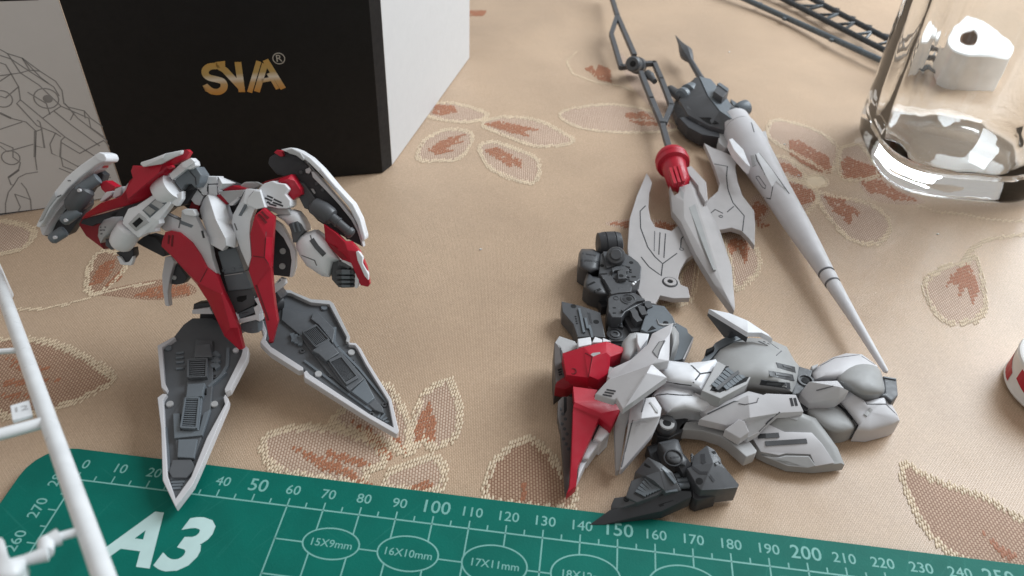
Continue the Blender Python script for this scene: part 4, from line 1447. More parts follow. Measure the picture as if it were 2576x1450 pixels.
for c, m_, r in (((1275, 128), BG, 1.1), ((1449, 416), LG, 1.1), ((1238, 554), LG, 1.1), ((936, 338), R2, .8)):
    ring(c, r, 0, .7, m_, br, 'peg')
for c in ((1310, 297), (1458, 470), (1320, 560), (1135, 405), (1580, 812), (1662, 750)):
    ring(c, .85, .4, .5, DK, br, 'socket')
tube('hip_rod', BRF.pt(705, 760, 1), T.pt(650, 770, -6), 2.6, D2)

# ================================================================== halberd
use(FLAT, 'F')
hp = atz(1600, 430, 0)
thing('toy_halberd', 'grey-white toy halberd with double axe blade, red collar and dark looped shaft', 'toy weapon', hp)
axl = plate('axe_blade', [(780, 186), (800, 215), (826, 266), (802, 350), (795, 470), (812, 565), (850, 630), (985, 664), (1062, 600), (1112, 650), (1162, 760), (1182, 850), (1105, 900), (1058, 980), (1040, 1050), (1062, 1108), (1122, 1130), (1138, 1215), (1000, 1220), (890, 1195), (850, 1266), (760, 1250), (700, 1150), (645, 1000), (622, 800), (640, 560), (700, 370)], 5.2, 2.2, GW, .35)
line([(770, 458), (726, 502), (730, 640), (790, 800), (850, 880), (912, 936), (1030, 850)], .4, INK, axl)
line([(912, 936), (900, 1034), (800, 962), (735, 880)], .4, INK, axl)
line([(846, 668), (842, 832)], .35, IN2, axl)
line([(890, 678), (880, 860)], .4, INK, axl)
line([(935, 688), (922, 886)], .4, INK, axl)
line([(1112, 682), (1065, 730), (1060, 800)], .4, INK, axl)
ring((1068, 815), .9, .6, .15, IN2, axl, 'engraved_ring')
ring((972, 1088), 2.9, 2.4, .12, INK, axl, 'pin_groove')
ring((972, 1088), 2.3, 1.1, .5, GW, axl, 'pin_ring')
ring((972, 1088), 1.0, 0, .1, HOL, axl, 'pin_hole')
axr = plate('axe_blade', [(1253, -62), (1330, -20), (1400, 5), (1526, 60), (1512, 140), (1530, 250), (1570, 370), (1668, 498), (1676, 600), (1672, 788), (1622, 722), (1560, 662), (1480, 636), (1396, 652), (1362, 652), (1292, 532), (1262, 432), (1292, 402), (1368, 335), (1382, 270), (1342, 150), (1300, 40)], 5.2, 2.2, GW, .35)
line([(1340, 112), (1446, 132), (1438, 220), (1450, 320), (1490, 430), (1585, 540), (1570, 665)], .4, INK, axr)
line([(1445, 508), (1500, 462)], .4, INK, axr)
line([(1296, 530), (1345, 488), (1410, 520)], .35, INK, axr)
ring((1392, 545), .9, .6, .15, IN2, axr, 'engraved_ring')
sp = facet('spear_head', [(1110, 140, 1), (1146, 128, 1), (1272, 265, 0), (1286, 402, -.5), (1266, 432, -.5), (1382, 652, .7), (1482, 960, .4), (1510, 1290, 0), (1502, 1326, 0), (1340, 1110, .3), (1182, 850, .5), (1062, 590, .8), (992, 502, -.5), (985, 420, 0), (972, 290, 1), (1008, 372, 1), (1042, 352, 1.4), (1052, 302, 1.6), (1100, 285, 2), (1136, 272, 2), (1085, 420, 2.2), (1190, 420, 2.0), (1420, 1160, 1.2), (1090, 560, 1.6), (1240, 470, 1.4)],
           [(0, 1, 2, 24, 21, 19), (2, 3, 4, 24), (24, 4, 5, 6, 7, 22, 21), (7, 8, 22), (8, 9, 22), (22, 9, 10, 11, 23), (23, 11, 12, 13, 20), (13, 14, 15, 20), (15, 16, 17, 18, 20), (18, 19, 21, 20), (20, 21, 22, 23)], 8, 3, GW, .25)
inset([(1058, 320), (1088, 352), (1082, 402), (1060, 372)], sp, G2, 'spear_notch', h=.05)
facet('spear_groove', [(1130, 470, 0), (1180, 440, 0), (1352, 985, 0), (1330, 985, 0), (1210, 720, -.35)], [(0, 1, 4), (1, 2, 4), (2, 3, 4), (3, 0, 4)], 10.2, 1.2, G2, .1)
facet('spear_fork', [(1110, 142, 0), (1146, 126, 0), (1272, 262, 0), (1284, 402, 0), (1262, 425, 0), (1212, 330, 0), (1205, 290, 0), (1130, 200, 0)], [(0, 1, 2, 3, 4, 5, 6, 7)], 11, 4, GW, .3)
use(FLAT, 'E')
ef = lambda x, y, z: FLAT.pt(*vp('E', (x, y)), z)
lathe('red_collar', ef(664, 1100, 9), ef(752, 1380, 8), [(0, 3.0), (.06, 4.6), (.10, 4.8), (.14, 6.6), (.2, 7.2), (.24, 7.2), (.26, 6.8), (.29, 7.4), (.36, 7.0), (.38, 5.4), (.42, 5.2), (.8, 4.8), (.88, 3.4), (1, 1.4)], RD, seg=36)
for dx, dy in ((-30, 8), (30, -8), (0, 0)):
    bar('collar_rib', ef(700 + dx, 1215 + dy, 13.0), ef(735 + dx, 1330 + dy, 12.5), 1.3, 2, RD)
bf = lambda pts, z: [ef(x, y, z) for x, y in pts]


def rod(pts, z, wd=2.5, hd=2.5, name='shaft_bar'):
    q = bf(pts, z)
    for a, b in zip(q, q[1:]):
        ax = (b - a).normalized()
        bar(name, a - ax * wd * .3, b + ax * wd * .3, wd, hd, DK, bev=.25)


rod([(232, -70), (290, 120), (412, 400)], 6.5)
rod([(290, 110), (245, 250), (316, 488), (400, 478)], 6.4, 2.4)
rod([(460, 530), (535, 720), (612, 900), (672, 1110)], 7.5)
rod([(470, 465), (556, 460), (608, 580), (680, 768), (630, 890)], 7.4, 2.4)
a = lathe('shaft_hub', ef(398, 462, 11.5), ef(452, 480, 4), [(0, 3.2), (.06, 4.0), (.3, 4.0), (.34, 3.4), (.5, 3.4), (.54, 4.4), (.86, 4.4), (.92, 3.8), (1, 3)], DK, seg=28)
ring((402, 462), 1.6, 0, .15, HOL, a, 'hub_hole')
lathe('shaft_peg', ef(505, 528, 8), ef(560, 590, 8), [(0, 1.8), (.4, 2.3), (.5, 1.8), (1, 1.4)], DK)

# ================================================================== lance
lb, lt = atz(1846, 304, 8.6), atz(2230, 937, 7.0)
thing('toy_lance', 'long pale grey toy lance cone on a dark grey pistol-like base', 'toy weapon', (lb.x, lb.y, 0))
cone = lathe('lance_cone', lb, lt, [(0, 6.4), (.004, 7.0), (.052, 7.1), (.054, 6.6), (.058, 6.6), (.06, 7.6), (.11, 8.0), (.17, 7.8), (.25, 7.1), (.36, 5.9), (.5, 5.0), (.6, 4.0), (.69, 3.0), (.695, 2.6), (.70, 3.0), (.725, 2.75), (.73, 2.4), (.735, 2.6), (.85, 1.7), (.95, 1.2), (.995, .9), (1, .5)], PW, seg=40)
for s_, r_ in ((.692, 2.98), (.727, 2.72), (.055, 6.7)):
    lathe('cone_groove', lb.lerp(lt, s_ - .0022), lb.lerp(lt, s_ + .0022), [(0, r_ - .5), (.1, r_ + .06), (.9, r_ + .06), (1, r_ - .5)], IN2, cone, seg=36)
use(FLAT, 'K')
line([(340, 992), (362, 985), (440, 1085), (555, 1245)], .4, INK, cone)
line([(340, 992), (348, 1030), (385, 1090), (450, 1200), (436, 1278), (390, 1268)], .35, INK, cone)
line([(378, 1085), (405, 1075)], .3, INK, cone)
line([(395, 1120), (425, 1108)], .3, INK, cone)
line([(425, 1162), (462, 1160)], .3, INK, cone)
line([(342, 1135), (360, 1132), (405, 1195), (402, 1212), (385, 1205), (342, 1140)], .3, IN2, cone)
line([(312, 788), (330, 850)], .4, INK, cone)
use(FLAT, 'E')
lathe('lance_socket', ef(1010, 760, 8), ef(1140, 880, 8.4), [(0, 4), (.1, 4.6), (.7, 4.6), (.75, 5.4), (1, 5.4)], DK)
inset([(340, 992), (362, 985), (440, 1085), (535, 1225), (470, 1165), (445, 1205), (385, 1090)], cone, WH, 'cone_panel', h=.35, v='K', lo=.4, bev=.1)
inset([(308, 1000), (332, 1000), (345, 1060), (320, 1075)], cone, LG, 'cone_panel', h=.3, v='K', lo=.4)
plate('lance_fin', [(1094, 1006), (1120, 998), (1200, 1080), (1252, 1206), (1215, 1180), (1130, 1080)], 16.5, 4, WH, .5)
plate('lance_fin', [(1302, 950), (1362, 946), (1422, 1160), (1400, 1160), (1345, 1080)], 14, 6, PW, .5)
plate('lance_fin', [(1020, 960), (1095, 950), (1120, 1050), (1070, 1070), (1020, 1030)], 6.5, 5, LG, .5)
a = facet('lance_grip', [(690, 760, 0), (745, 665, 0), (850, 560, 0), (905, 552, 0), (1152, 880, 0), (1110, 970, 0), (1012, 1000, 0), (900, 970, 0), (720, 850, 0),
                        (800, 720, 4.5), (900, 640, 5), (1080, 860, 4.5), (1000, 930, 4), (880, 880, 4), (790, 800, 4)],
          [(0, 1, 9, 14), (1, 2, 10, 9), (2, 3, 10), (3, 4, 11, 10), (4, 5, 12, 11), (5, 6, 12), (6, 7, 13, 12), (7, 8, 14, 13), (8, 0, 14), (9, 10, 11, 12, 13, 14)], 4, 3.8, DK, .2)
facet('grip_cover', [(880, 550, 0), (965, 572, -1.5), (1080, 705, -1.5), (1172, 858, -1.5), (1152, 884, 0), (1030, 802, 0), (945, 692, 0)], [(0, 1, 2, 3, 4, 5, 6)], 14, 6, BG, .3)
facet('grip_side', [(872, 552, 0), (938, 694, 0), (1024, 806, 0), (1148, 890, 0), (1105, 955, -5), (960, 915, -5), (800, 830, -5), (735, 720, -6), (800, 620, -4)], [(0, 1, 7, 8), (1, 2, 5, 6, 7), (2, 3, 4, 5)], 13.6, 6, DK, .25)
plate('grip_lower', [(735, 850), (900, 820), (1020, 900), (1030, 990), (900, 972), (800, 920)], 7, 6, D2, .6)
inset([(880, 850), (960, 850), (1020, 890), (960, 900)], [o_ for o_ in S['th'].children if o_.name.startswith('grip_side')] + [a], HOL, 'grip_recess', h=.1, parent=a)
plate('grip_lug', [(985, 660), (1030, 602), (1096, 652), (1050, 705)], 17, 5, DK, .35)
plate('grip_lug', [(1010, 605), (1030, 595), (1095, 640), (1085, 660)], 17.5, 2, BG, .3)
lathe('side_knob', ef(1150, 800, 7), ef(1225, 775, 7), [(0, 2.4), (.2, 3.4), (.6, 3.8), (.9, 3.8), (1, 3.0)], BG)
plate('side_fin', [(1108, 715), (1150, 740), (1162, 772), (1130, 770)], 8, 4, BG, .3)
lathe('grip_axle', ef(745, 700, 8), ef(840, 655, 8), [(0, 3.0), (.1, 4.0), (.3, 4.0), (.34, 3.0), (.5, 3.0), (.54, 4.6), (.9, 4.6), (1, 3.5)], BG)
lathe('grip_axle', ef(660, 640, 6), ef(760, 710, 7), [(0, 1.5), (.1, 2.2), (.9, 2.6), (1, 2.2)], DK)
lathe('spike_tip', ef(708, 255, 8), ef(898, 575, 8), [(0, .1), (.2, 1.3), (.24, 1.7), (.40, 3.5), (.46, 3.6), (.56, 2.3), (.60, 1.5), (1, 1.7)], DK, seg=8, angle=20)

# ================================================================== dark frame piece
gp = atz(1545, 740, 0)
thing('skeleton_model', 'bare dark grey robot frame with round joints lying beside the axe blade', 'robot model', gp)
use(FLAT, 'G')
gf = lambda x, y, z: FLAT.pt(*vp('G', (x, y)), z)
a = lathe('neck_knob', gf(604, 205, 9), gf(860, 195, 9), [(0, 3.0), (.04, 4.6), (.3, 5.0), (.32, 4.7), (.34, 5.0), (.68, 5.0), (.70, 4.7), (.72, 5.0), (.94, 4.5), (1, 3.0)], D2, seg=28)
plate('neck_base', [(640, 270), (760, 245), (860, 262), (880, 330), (700, 350)], 8, 7, DK, .5)
a = dome('shoulder_shell', [(412, 290), (440, 242), (560, 245), (642, 290), (636, 380), (622, 470), (540, 500), (462, 475), (410, 440)], 7, 4.5, 7, DK, round_=False, power=3)
line([(455, 292), (540, 305), (630, 325)], .9, D2, a, 'vent_slot')
line([(440, 368), (510, 366), (620, 380)], .9, D2, a, 'vent_slot')
ch = plate('chest_frame', [(640, 292), (760, 252), (872, 272), (962, 322), (1040, 382), (1072, 432), (1062, 560), (1002, 602), (962, 652), (830, 692), (742, 692), (650, 532), (622, 500)], 10, 9, DK, .6)
inset([(662, 292), (758, 288), (742, 372), (850, 384), (782, 440), (702, 462)], ch, DK, 'chest_step', h=.9, bev=.2)
lathe('camera_boss', gf(795, 355, 9.5), gf(803, 300, 14.8), [(0, 3.4), (.75, 3.4), (.85, 3.0), (.86, 2.4), (.87, 2.2), (.9, 2.2), (1, 1.8)], DK, seg=28)
inset([(750, 480), (800, 455), (890, 455), (935, 490), (920, 512), (860, 492), (780, 500), (765, 525)], ch, DK, 'arch', h=1.4, bev=.3)
b_ = inset([(812, 515), (850, 500), (905, 508), (906, 590), (820, 600)], ch, DK, 'centre_block', h=1.8, bev=.3)
ring((857, 526), .85, 0, .05, HOL, b_, 'hole', parent=ch)
for c, r in (((655, 420), .8), ((962, 388), .8), ((705, 308), .6), ((868, 292), .6)):
    ring(c, r, 0, .05, HOL, ch, 'hole')
for c in ((778, 570), (926, 554)):
    ring(c, .95, .6, .3, D2, ch, 'socket')
for s in ([(990, 342), (1020, 348)], [(870, 425), (950, 440)], [(930, 455), (965, 470)], [(935, 482), (968, 492)], [(970, 537), (1012, 537)], [(940, 582), (1000, 602)], [(640, 510), (710, 505)]):
    line(s, .7, HOL, ch, 'vent_slot')
a = plate('belly_plate', [(652, 532), (750, 520), (812, 602), (972, 632), (962, 692), (832, 702), (752, 722)], 10.6, 4, DK, .4)
line([(652, 532), (745, 690)], .5, HOL, a)
inset([(828, 656), (968, 636), (964, 690), (832, 702)], a, HOL, 'recess')
ring((980, 618), .5, 0, .6, WH, ch, 'nub')
ring((1000, 600), .4, 0, .6, WH, ch, 'nub')
a = dome('hip_shell', [(468, 580), (498, 482), (560, 530), (650, 532), (735, 700), (732, 742), (640, 742), (522, 702), (464, 650)], 6, 4, 6, DK, round_=False, power=3)
line([(512, 624), (580, 592)], .9, HOL, a, 'vent_slot')
line([(578, 694), (640, 664)], .9, HOL, a, 'vent_slot')
plate('hip_foot', [(615, 790), (720, 740), (722, 842), (650, 852)], 4, 4, D2, .4)
kn = plate('knee_block', [(720, 765), (758, 716), (1000, 702), (1092, 762), (1102, 802), (902, 902), (862, 962), (762, 962), (722, 902)], 10, 9, DK, .5)
ring((930, 772), 2.7, 2.2, .3, DK, kn, 'joint_ring')
ring((930, 772), 1.9, 0, .2, D2, kn, 'joint_disc')
ring((940, 772), 1.0, 0, .3, HOL, kn, 'hole')
ring((804, 762), 1.0, .75, .15, D2, kn, 'engraved_ring')
for y in (863, 918):
    line([(772, y), (802, y)], .5, HOL, kn, 'vent_slot')
plate('knee_side', [(724, 905), (765, 965), (862, 965), (880, 1070), (760, 1030), (720, 970)], 6, 5, D2, .4)
for q in ([(765, 1000), (860, 1040)], [(800, 985), (770, 1030)], [(850, 990), (820, 1050)]):
    line(q, .6, BG, None, 'truss_bar', d=6.1, h=.6)
tr = plate('piston_trough', [(872, 902), (1092, 792), (1300, 842), (1102, 1102), (962, 1112), (882, 962)], 7, 6, D2, .4)
line([(868, 900), (930, 850), (1010, 800), (1100, 785)], .9, DK, None, 'trough_lip', d=10.4, h=.6)
for q in ([(930, 885), (965, 940), (985, 960), (1000, 1010), (1040, 1060)], [(1000, 840), (1030, 890), (1060, 915), (1070, 950), (1095, 990)], [(1065, 805), (1095, 850), (1125, 865), (1130, 895), (1150, 915)]):
    line(q, 2.2, DK, tr, 'piston', h=2.6, step=10)
pl_ = plate('shin_plate', [(1150, 822), (1312, 842), (1400, 952), (1440, 1052), (1250, 1102), (1130, 1122), (1060, 1090)], 9, 7, BG, .5)
a = inset([(1228, 985), (1330, 870), (1395, 960), (1430, 1040), (1300, 1055), (1250, 1040)], pl_, LG, 'shin_panel', h=.4, bev=.15)
for k in range(4):
    line([(1285 + k * 18, 985 - k * 22), (1310 + k * 14, 940 - k * 16)], .5, INK, a, 'vent_slot', parent=pl_)
ring((1325, 1025), .9, 0, .3, HOL, pl_, 'hole')
inset([(1130, 1110), (1180, 1050), (1222, 1080), (1190, 1120)], pl_, HOL, 'recess')
plate('calf_block', [(1430, 1012), (1552, 1080), (1562, 1122), (1620, 1172), (1502, 1402), (1400, 1422), (1362, 1300), (1400, 1100)], 7, 6, BG, .5)
plate('calf_edge', [(1605, 1185), (1622, 1172), (1520, 1402), (1502, 1402)], 7.6, 4, PW, .2)
plate('calf_clip', [(1470, 1405), (1505, 1395), (1500, 1440), (1475, 1440)], 8, 4, HOL, .2)
lp = plate('flank_plate', [(230, 792), (440, 842), (640, 912), (692, 1172), (560, 1162), (400, 1172), (352, 1032), (240, 902)], 7, 6, DK, .4)
for s in ([(415, 882), (440, 1000), (466, 1130)], [(445, 842), (480, 980), (505, 1090)], [(520, 1060), (540, 1120), (550, 1165)]):
    line(s, .8, BG, lp, 'rib', h=.6, step=60)
inset([(500, 912), (530, 915), (556, 1030), (530, 1020)], lp, D2, 'recess')
for c in ((356, 846), (594, 1010)):
    ring(c, 1.0, 0, .06, HOL, lp, 'hole')
for k in range(4):
    ring((378 + k * 5, 955 + k * 24), .35, 0, .1, HOL, lp, 'pin_hole')
a = plate('ankle_block', [(715, 1075), (762, 970), (880, 1050), (1000, 1110), (880, 1210), (730, 1212)], 5, 4.5, DK, .4)
ring((790, 1142), 2.8, 2.2, .35, D2, a, 'joint_ring')
ring((792, 1142), 1.6, .95, .4, DK, a, 'joint_ring')
plate('frame_link', [(560, 1140), (700, 1180), (900, 1180), (1100, 1110), (1050, 1250), (640, 1250)], 4, 3.6, D2, .4)

# ================================================================== red, white and grey leg assembly
use(FLAT, 'H')
wp = atz(1750, 960, 0)
thing('armour_model', 'lying white and grey armoured robot leg with red toe plates and dark foot', 'robot model', wp)
plate('leg_core', [(200, 420), (600, 330), (940, 420), (1250, 500), (1200, 760), (900, 800), (600, 760), (300, 700)], 8, 7.8, D2, .6)
# red toes and brown-grey soles
plate('sole_cap', [(142, 252), (255, 290), (285, 335), (168, 378), (110, 300)], 13, 9, LG, .3)
a = plate('toe_sole', [(108, 295), (160, 330), (172, 378), (196, 540), (116, 596), (105, 440)], 13, 10, BR, .3)
line([(150, 340), (170, 480)], .35, D2, a)
for k in range(3):
    line([(135 + k * 4, 500 + k * 17), (158 + k * 3, 492 + k * 17)], .6, HOL, a, 'vent_slot')
for q in ([(275, 272), (368, 258), (376, 300), (372, 312), (280, 332)], [(378, 300), (400, 256), (452, 276), (450, 298)], [(456, 264), (520, 290), (456, 296)]):
    plate('toe_rib', q, 15.5, 6, WH, .4)
rp = facet('toe_armour', [(165, 376, 0), (320, 330, 1), (482, 290, 0), (632, 345, -3), (626, 366, -3.5), (512, 406, -1), (502, 522, -2.5), (420, 572, -3), (350, 552, -1), (192, 532, -1), (380, 404, 2), (480, 372, 1.6), (360, 545, 0)],
           [(0, 1, 10, 12, 8, 9), (1, 2, 11, 10), (2, 3, 4, 5, 11), (10, 11, 5, 6, 7, 12), (12, 7, 8)], 17, 5, RD, .3)
inset([(368, 388), (384, 376), (436, 370), (440, 380), (386, 402)], rp, G2, 'grey_slot')
line([(380, 404), (352, 550)], .3, INR, rp)
line([(380, 404), (330, 376)], .3, INR, rp)
ring((242, 508), 1.1, .8, .12, INR, rp, 'engraved_ring')
facet('toe_lip', [(112, 622, 0), (116, 590, 1), (196, 536, 2), (352, 556, 2), (420, 574, 1), (250, 602, 0), (190, 640, -1)], [(0, 1, 2, 3, 4, 5, 6)], 12, 4, R2, .25)
plate('toe_gap', [(190, 600), (500, 545), (480, 640), (235, 640)], 7, 4, D2, .3)
facet('toe_armour', [(240, 616, 0), (420, 640, 0), (392, 690, -.5), (525, 712, -1.5), (582, 782, -2.5), (516, 912, -4), (430, 842, -3), (362, 1002, -4.5), (276, 1182, -6), (266, 1332, -8.5), (192, 1396, -9.5), (214, 1340, -8.5), (226, 1180, -6), (242, 762, -1), (250, 732, .5), (440, 812, -1.6)],
      [(0, 1, 2, 3, 14), (14, 3, 4, 15), (15, 4, 5, 6), (14, 15, 6, 7, 8, 12, 13), (8, 9, 10, 11, 12)], 14.5, 3, RD, .25)
a = plate('toe_sole', [(133, 722, 0), (165, 690, 0), (245, 690, 0), (236, 1000, -4), (216, 1352, -9), (186, 1392, -9.5), (152, 930, -3), (130, 830, -1)], 11.5, 3, BR, .25)
inset([(174, 694), (196, 694), (196, 790), (176, 830)], a, HOL, 'slot')
for k in range(9):
    ring((150 + (k % 3) * 14 + k * 4, 780 + k * 36), .5, 0, .1, D2, a, 'pit')
plate('claw_joint', [(395, 900), (440, 850), (470, 880), (420, 960), (370, 1000)], 6.5, 4, DK, .4)
for q, z in (([(385, 1000), (430, 905), (462, 880), (506, 922), (502, 962), (442, 1022)], 8), ([(300, 1142), (346, 1010), (386, 994), (436, 1026), (350, 1147)], 6), ([(266, 1316), (276, 1200), (296, 1150), (347, 1152)], 4.4)):
    dome('claw_segment', q, z - 1.5, 1.6, z - 2, WH, round_=False, power=3)
plate('toe_axle', [(500, 470), (530, 480), (515, 560), (492, 550)], 15, 5, G2, .3)
# white shells
dome('inner_shell', [(596, 300), (650, 236), (700, 226), (792, 238), (742, 342), (692, 384), (640, 442), (588, 412)], 12, 4, 8, LG, round_=False, power=2.6)  # white shell set in grey, painting in its shade
plate('shell_lit_patch', [(702, 230), (792, 236), (782, 270), (726, 346), (706, 300)], 17.6, 3, WH, .4)  # white plate painting the bright, lit patch of the shell
cr = facet('crest', [(966, 156, -1), (942, 240, 0), (936, 432, 0), (808, 456, 1), (520, 572, -3), (488, 542, -4), (530, 482, -4), (660, 422, -2), (782, 310, -1), (812, 236, -2), (905, 285, 1.4), (850, 415, 1.6)],
           [(0, 1, 10, 9), (1, 2, 11, 10), (2, 3, 11), (9, 10, 11, 3, 8), (3, 4, 5, 6, 7, 8)], 22, 3.5, PW, .3)
inset([(816, 366), (864, 296), (904, 286), (870, 352), (852, 414)], cr, LG, 'crest_window', h=.08)
line([(816, 366), (864, 296), (904, 286), (870, 352), (852, 414)], .35, IN2, cr, closed=True)
dia = facet('shield_plate', [(400, 672, -5), (500, 562, -2), (812, 456, 1), (922, 552, -1), (682, 722, -3), (602, 782, -5), (556, 702, -5), (540, 716, -5.5), (772, 520, 1.6)],
            [(0, 1, 2, 8, 5, 6, 7), (2, 3, 8), (8, 3, 4, 5)], 24.5, 2.4, PW, .3)
for k in range(3):
    line([(486 - k * 14, 640 + k * 18), (550 - k * 14, 652 + k * 18)], .42, INK, dia, 'vent_slot')
line([(772, 520), (640, 712)], .35, PW, dia, 'ridge', h=.25)
dome('knee_ball', [(938, 190), (975, 185), (1005, 230), (1008, 300), (985, 360), (948, 392), (938, 300)], 12, 4, 6, G2, round_=False)
body = dome('waist_shell', [(808, 456), (930, 430), (1080, 447), (1200, 435), (1270, 420), (1288, 440), (1212, 602), (1182, 652), (1100, 622), (1020, 612), (900, 582), (860, 520)], 15, 3.6, 7, WH, round_=False, power=2.3)
line([(1078, 449), (1160, 526), (1238, 514)], .45, INK, body)
line([(1160, 526), (1095, 610), (1010, 600), (900, 580)], .45, INK, body)
low = dome('lower_shell', [(812, 682), (900, 584), (1020, 612), (1100, 622), (1135, 662), (1330, 742), (1200, 812), (1060, 792), (920, 812), (880, 772)], 10.5, 5.2, 8, WH, round_=False, power=2.4)
line([(820, 684), (920, 672), (1010, 680), (1100, 682)], .4, INK, low)
line([(1112, 660), (1180, 700), (1260, 740), (1320, 752)], .4, IN2, low)
fin = facet('ankle_fin', [(662, 742, 0), (752, 702, 1), (832, 690, 1), (882, 772, 0), (872, 832, -1), (812, 962, -4), (596, 1216, -10), (580, 1212, -10), (612, 1060, -7), (642, 880, -3), (735, 850, 1)],
            [(0, 1, 10, 9), (1, 2, 3, 4, 10), (10, 4, 5, 6, 8, 9), (6, 7, 8)], 16, 2.6, PW, .3)
line([(765, 706), (738, 800), (668, 870), (590, 1200)], .35, IN2, fin)
inset([(790, 735), (800, 732), (850, 790), (852, 812), (835, 800)], fin, LG, 'fin_notch', h=.3)
facet('fin_flank', [(542, 892, -4), (582, 792, 0), (668, 760, 1), (624, 900, -3), (576, 1222, -10), (552, 1226, -10.5)], [(0, 1, 2, 3), (0, 3, 4, 5)], 13, 2.6, LG, .3)
use(FLAT, 'I')
th_ = dome('thigh_dome', [(200, 560), (270, 432), (320, 372), (430, 312), (560, 282), (700, 292), (840, 352), (902, 462), (946, 512), (932, 622), (892, 712), (720, 702), (560, 684), (420, 690), (260, 690)], 9, 11, 8, G2, round_=False, center=(600, 470), rings=9, power=2.2)
for s in ([(772, 496), (905, 532)], [(715, 560), (893, 592)], [(648, 628), (866, 656)]):
    line(s, 2.0, D2, th_, 'vent_slot', h=.08)
    line([(s[0][0] + 40, s[0][1] + 4), (s[1][0] - 30, s[1][1] - 14)], .7, DK, th_, 'slot_bar', h=.25)
line([(626, 312), (692, 344)], .7, INK, th_, 'vent_slot')
line([(665, 314), (705, 334)], .7, INK, th_, 'vent_slot')
line([(700, 315), (800, 385), (760, 420)], .3, IN2, th_)
vf = plate('vent_bezel', [(186, 690), (308, 462), (380, 502), (540, 442), (602, 520), (532, 642), (330, 752)], 18.6, 6, LG, .35)
vr = inset([(248, 690), (370, 502), (514, 452), (590, 516), (530, 620), (326, 706)], vf, HOL, 'vent_recess', h=.05)
for k in range(6):
    f = k / 5
    x0, y0 = 285 + f * 105, 640 - f * 115
    line([(x0 - 14, y0 + 5), (x0 + 42 - f * 8, y0 + 42)], 1.25, BG, vf, 'vent_slat', h=.5)
    x1, y1 = 350 + f * 130, 655 - f * 75
    line([(x1, y1 - 6), (x1 + 38 - f * 10, y1 + 30 - f * 8)], 1.25, BG, vf, 'vent_slat', h=.5)
line([(300, 690), (420, 590), (560, 492)], 1.0, DK, vf, 'vent_bar', h=.8)
facet('horn', [(240, 60, -4), (400, 92, -2), (540, 150, 0), (700, 260, 0), (735, 292, -.5), (640, 242, 0), (540, 242, 1.5)], [(0, 1, 2, 6), (2, 3, 4, 5, 6)], 20, 2, WH, .25)
facet('horn_underside', [(240, 62, 0), (540, 242, 5), (545, 270, 4), (470, 222, 1), (402, 242, 0), (370, 230, -1)], [(0, 1, 2, 3, 4, 5)], 14.5, 3, DK, .25)
plate('thigh_band', [(180, 462), (290, 320), (460, 222), (542, 270), (430, 312), (320, 372), (270, 432), (220, 480)], 12, 8, BG, .5)
plate('band_clip', [(220, 372), (280, 346), (286, 366), (226, 402)], 13.5, 4, HOL, .2)
mid = facet('hip_plate', [(165, 912, -3), (232, 870, -1), (545, 722, 1), (662, 722, 1), (682, 712, 1), (912, 722, 0), (972, 852, -3), (782, 862, -2), (692, 932, -4), (622, 1012, -5), (545, 1052, -6), (380, 962, -5), (560, 900, -1)],
            [(0, 1, 2, 12, 11), (2, 3, 4, 5, 6, 7, 12), (12, 7, 8, 9, 10, 11)], 15.5, 2.6, PW, .3)
line([(872, 752), (886, 810)], .9, INK, mid, 'vent_slot')
line([(902, 752), (916, 808)], .9, INK, mid, 'vent_slot')
line([(470, 790), (520, 800), (610, 780), (630, 720)], .3, IN2, mid)
line([(232, 872), (545, 724), (660, 724)], .4, INK, mid)
line([(785, 858), (700, 928), (628, 1006)], .4, INK, mid)
facet('belly_strip', [(130, 702, 0), (330, 795, 0), (545, 692, 1), (660, 722, 1), (545, 735, 1), (232, 872, -1), (200, 860, -2)], [(0, 1, 6), (1, 2, 3, 4, 5, 6)], 15, 3, PW, .3)
facet('hip_boss', [(472, 912, 0), (516, 926, 0), (552, 1012, -1), (482, 1062, -3), (362, 992, -2)], [(0, 1, 2, 3, 4)], 13.4, 3, PW, .3)
plate('hip_arm', [(0, 992), (20, 955), (50, 932), (150, 922), (260, 938), (362, 965), (482, 1062), (542, 1062), (612, 1152), (602, 1172), (530, 1202), (452, 1132), (400, 1085), (330, 1042), (200, 1002), (80, 990)], 7, 4.5, LG, .5)
sk = dome('hip_skirt', [(560, 1052, 1.5), (622, 1012, 3), (692, 932, 5), (762, 872, 7), (962, 866, 7), (1062, 902, 5), (1132, 992, 4), (1232, 1132, 2), (1286, 1262, 0), (1210, 1272, 0), (1060, 1287, 0), (850, 1272, 0), (700, 1212, 0), (620, 1172, .5)], 3.0, 2.6, 2.5, G2, round_=False, center=(880, 1070), power=2.4)
inset([(570, 1056), (625, 1018), (700, 955), (820, 1012), (1030, 1018), (1110, 1105), (1205, 1250), (1060, 1276), (1020, 1185), (830, 1178), (780, 1192), (640, 1165)], sk, PW, 'skirt_panel', h=.9, lo=.8, bev=.2)
use(FLAT, 'I')
inset([(640, 1182), (780, 1200), (832, 1186), (1008, 1190), (1062, 1262), (1000, 1278), (850, 1264), (700, 1206)], sk, LG, 'skirt_panel', h=.9, lo=.8, bev=.2)
inset([(840, 872), (950, 872), (935, 890), (920, 920), (870, 910)], sk, LG, 'skirt_notch', h=.25)
skp = [o_ for o_ in bpy.data.objects if o_.name.startswith('skirt_panel')]
line([(626, 1044), (780, 1034)], 1.4, DK, skp + [sk], 'vent_slot', parent=sk, h=.3)
line([(682, 1100), (994, 1080)], 1.4, DK, skp + [sk], 'vent_slot', parent=sk, h=.3)
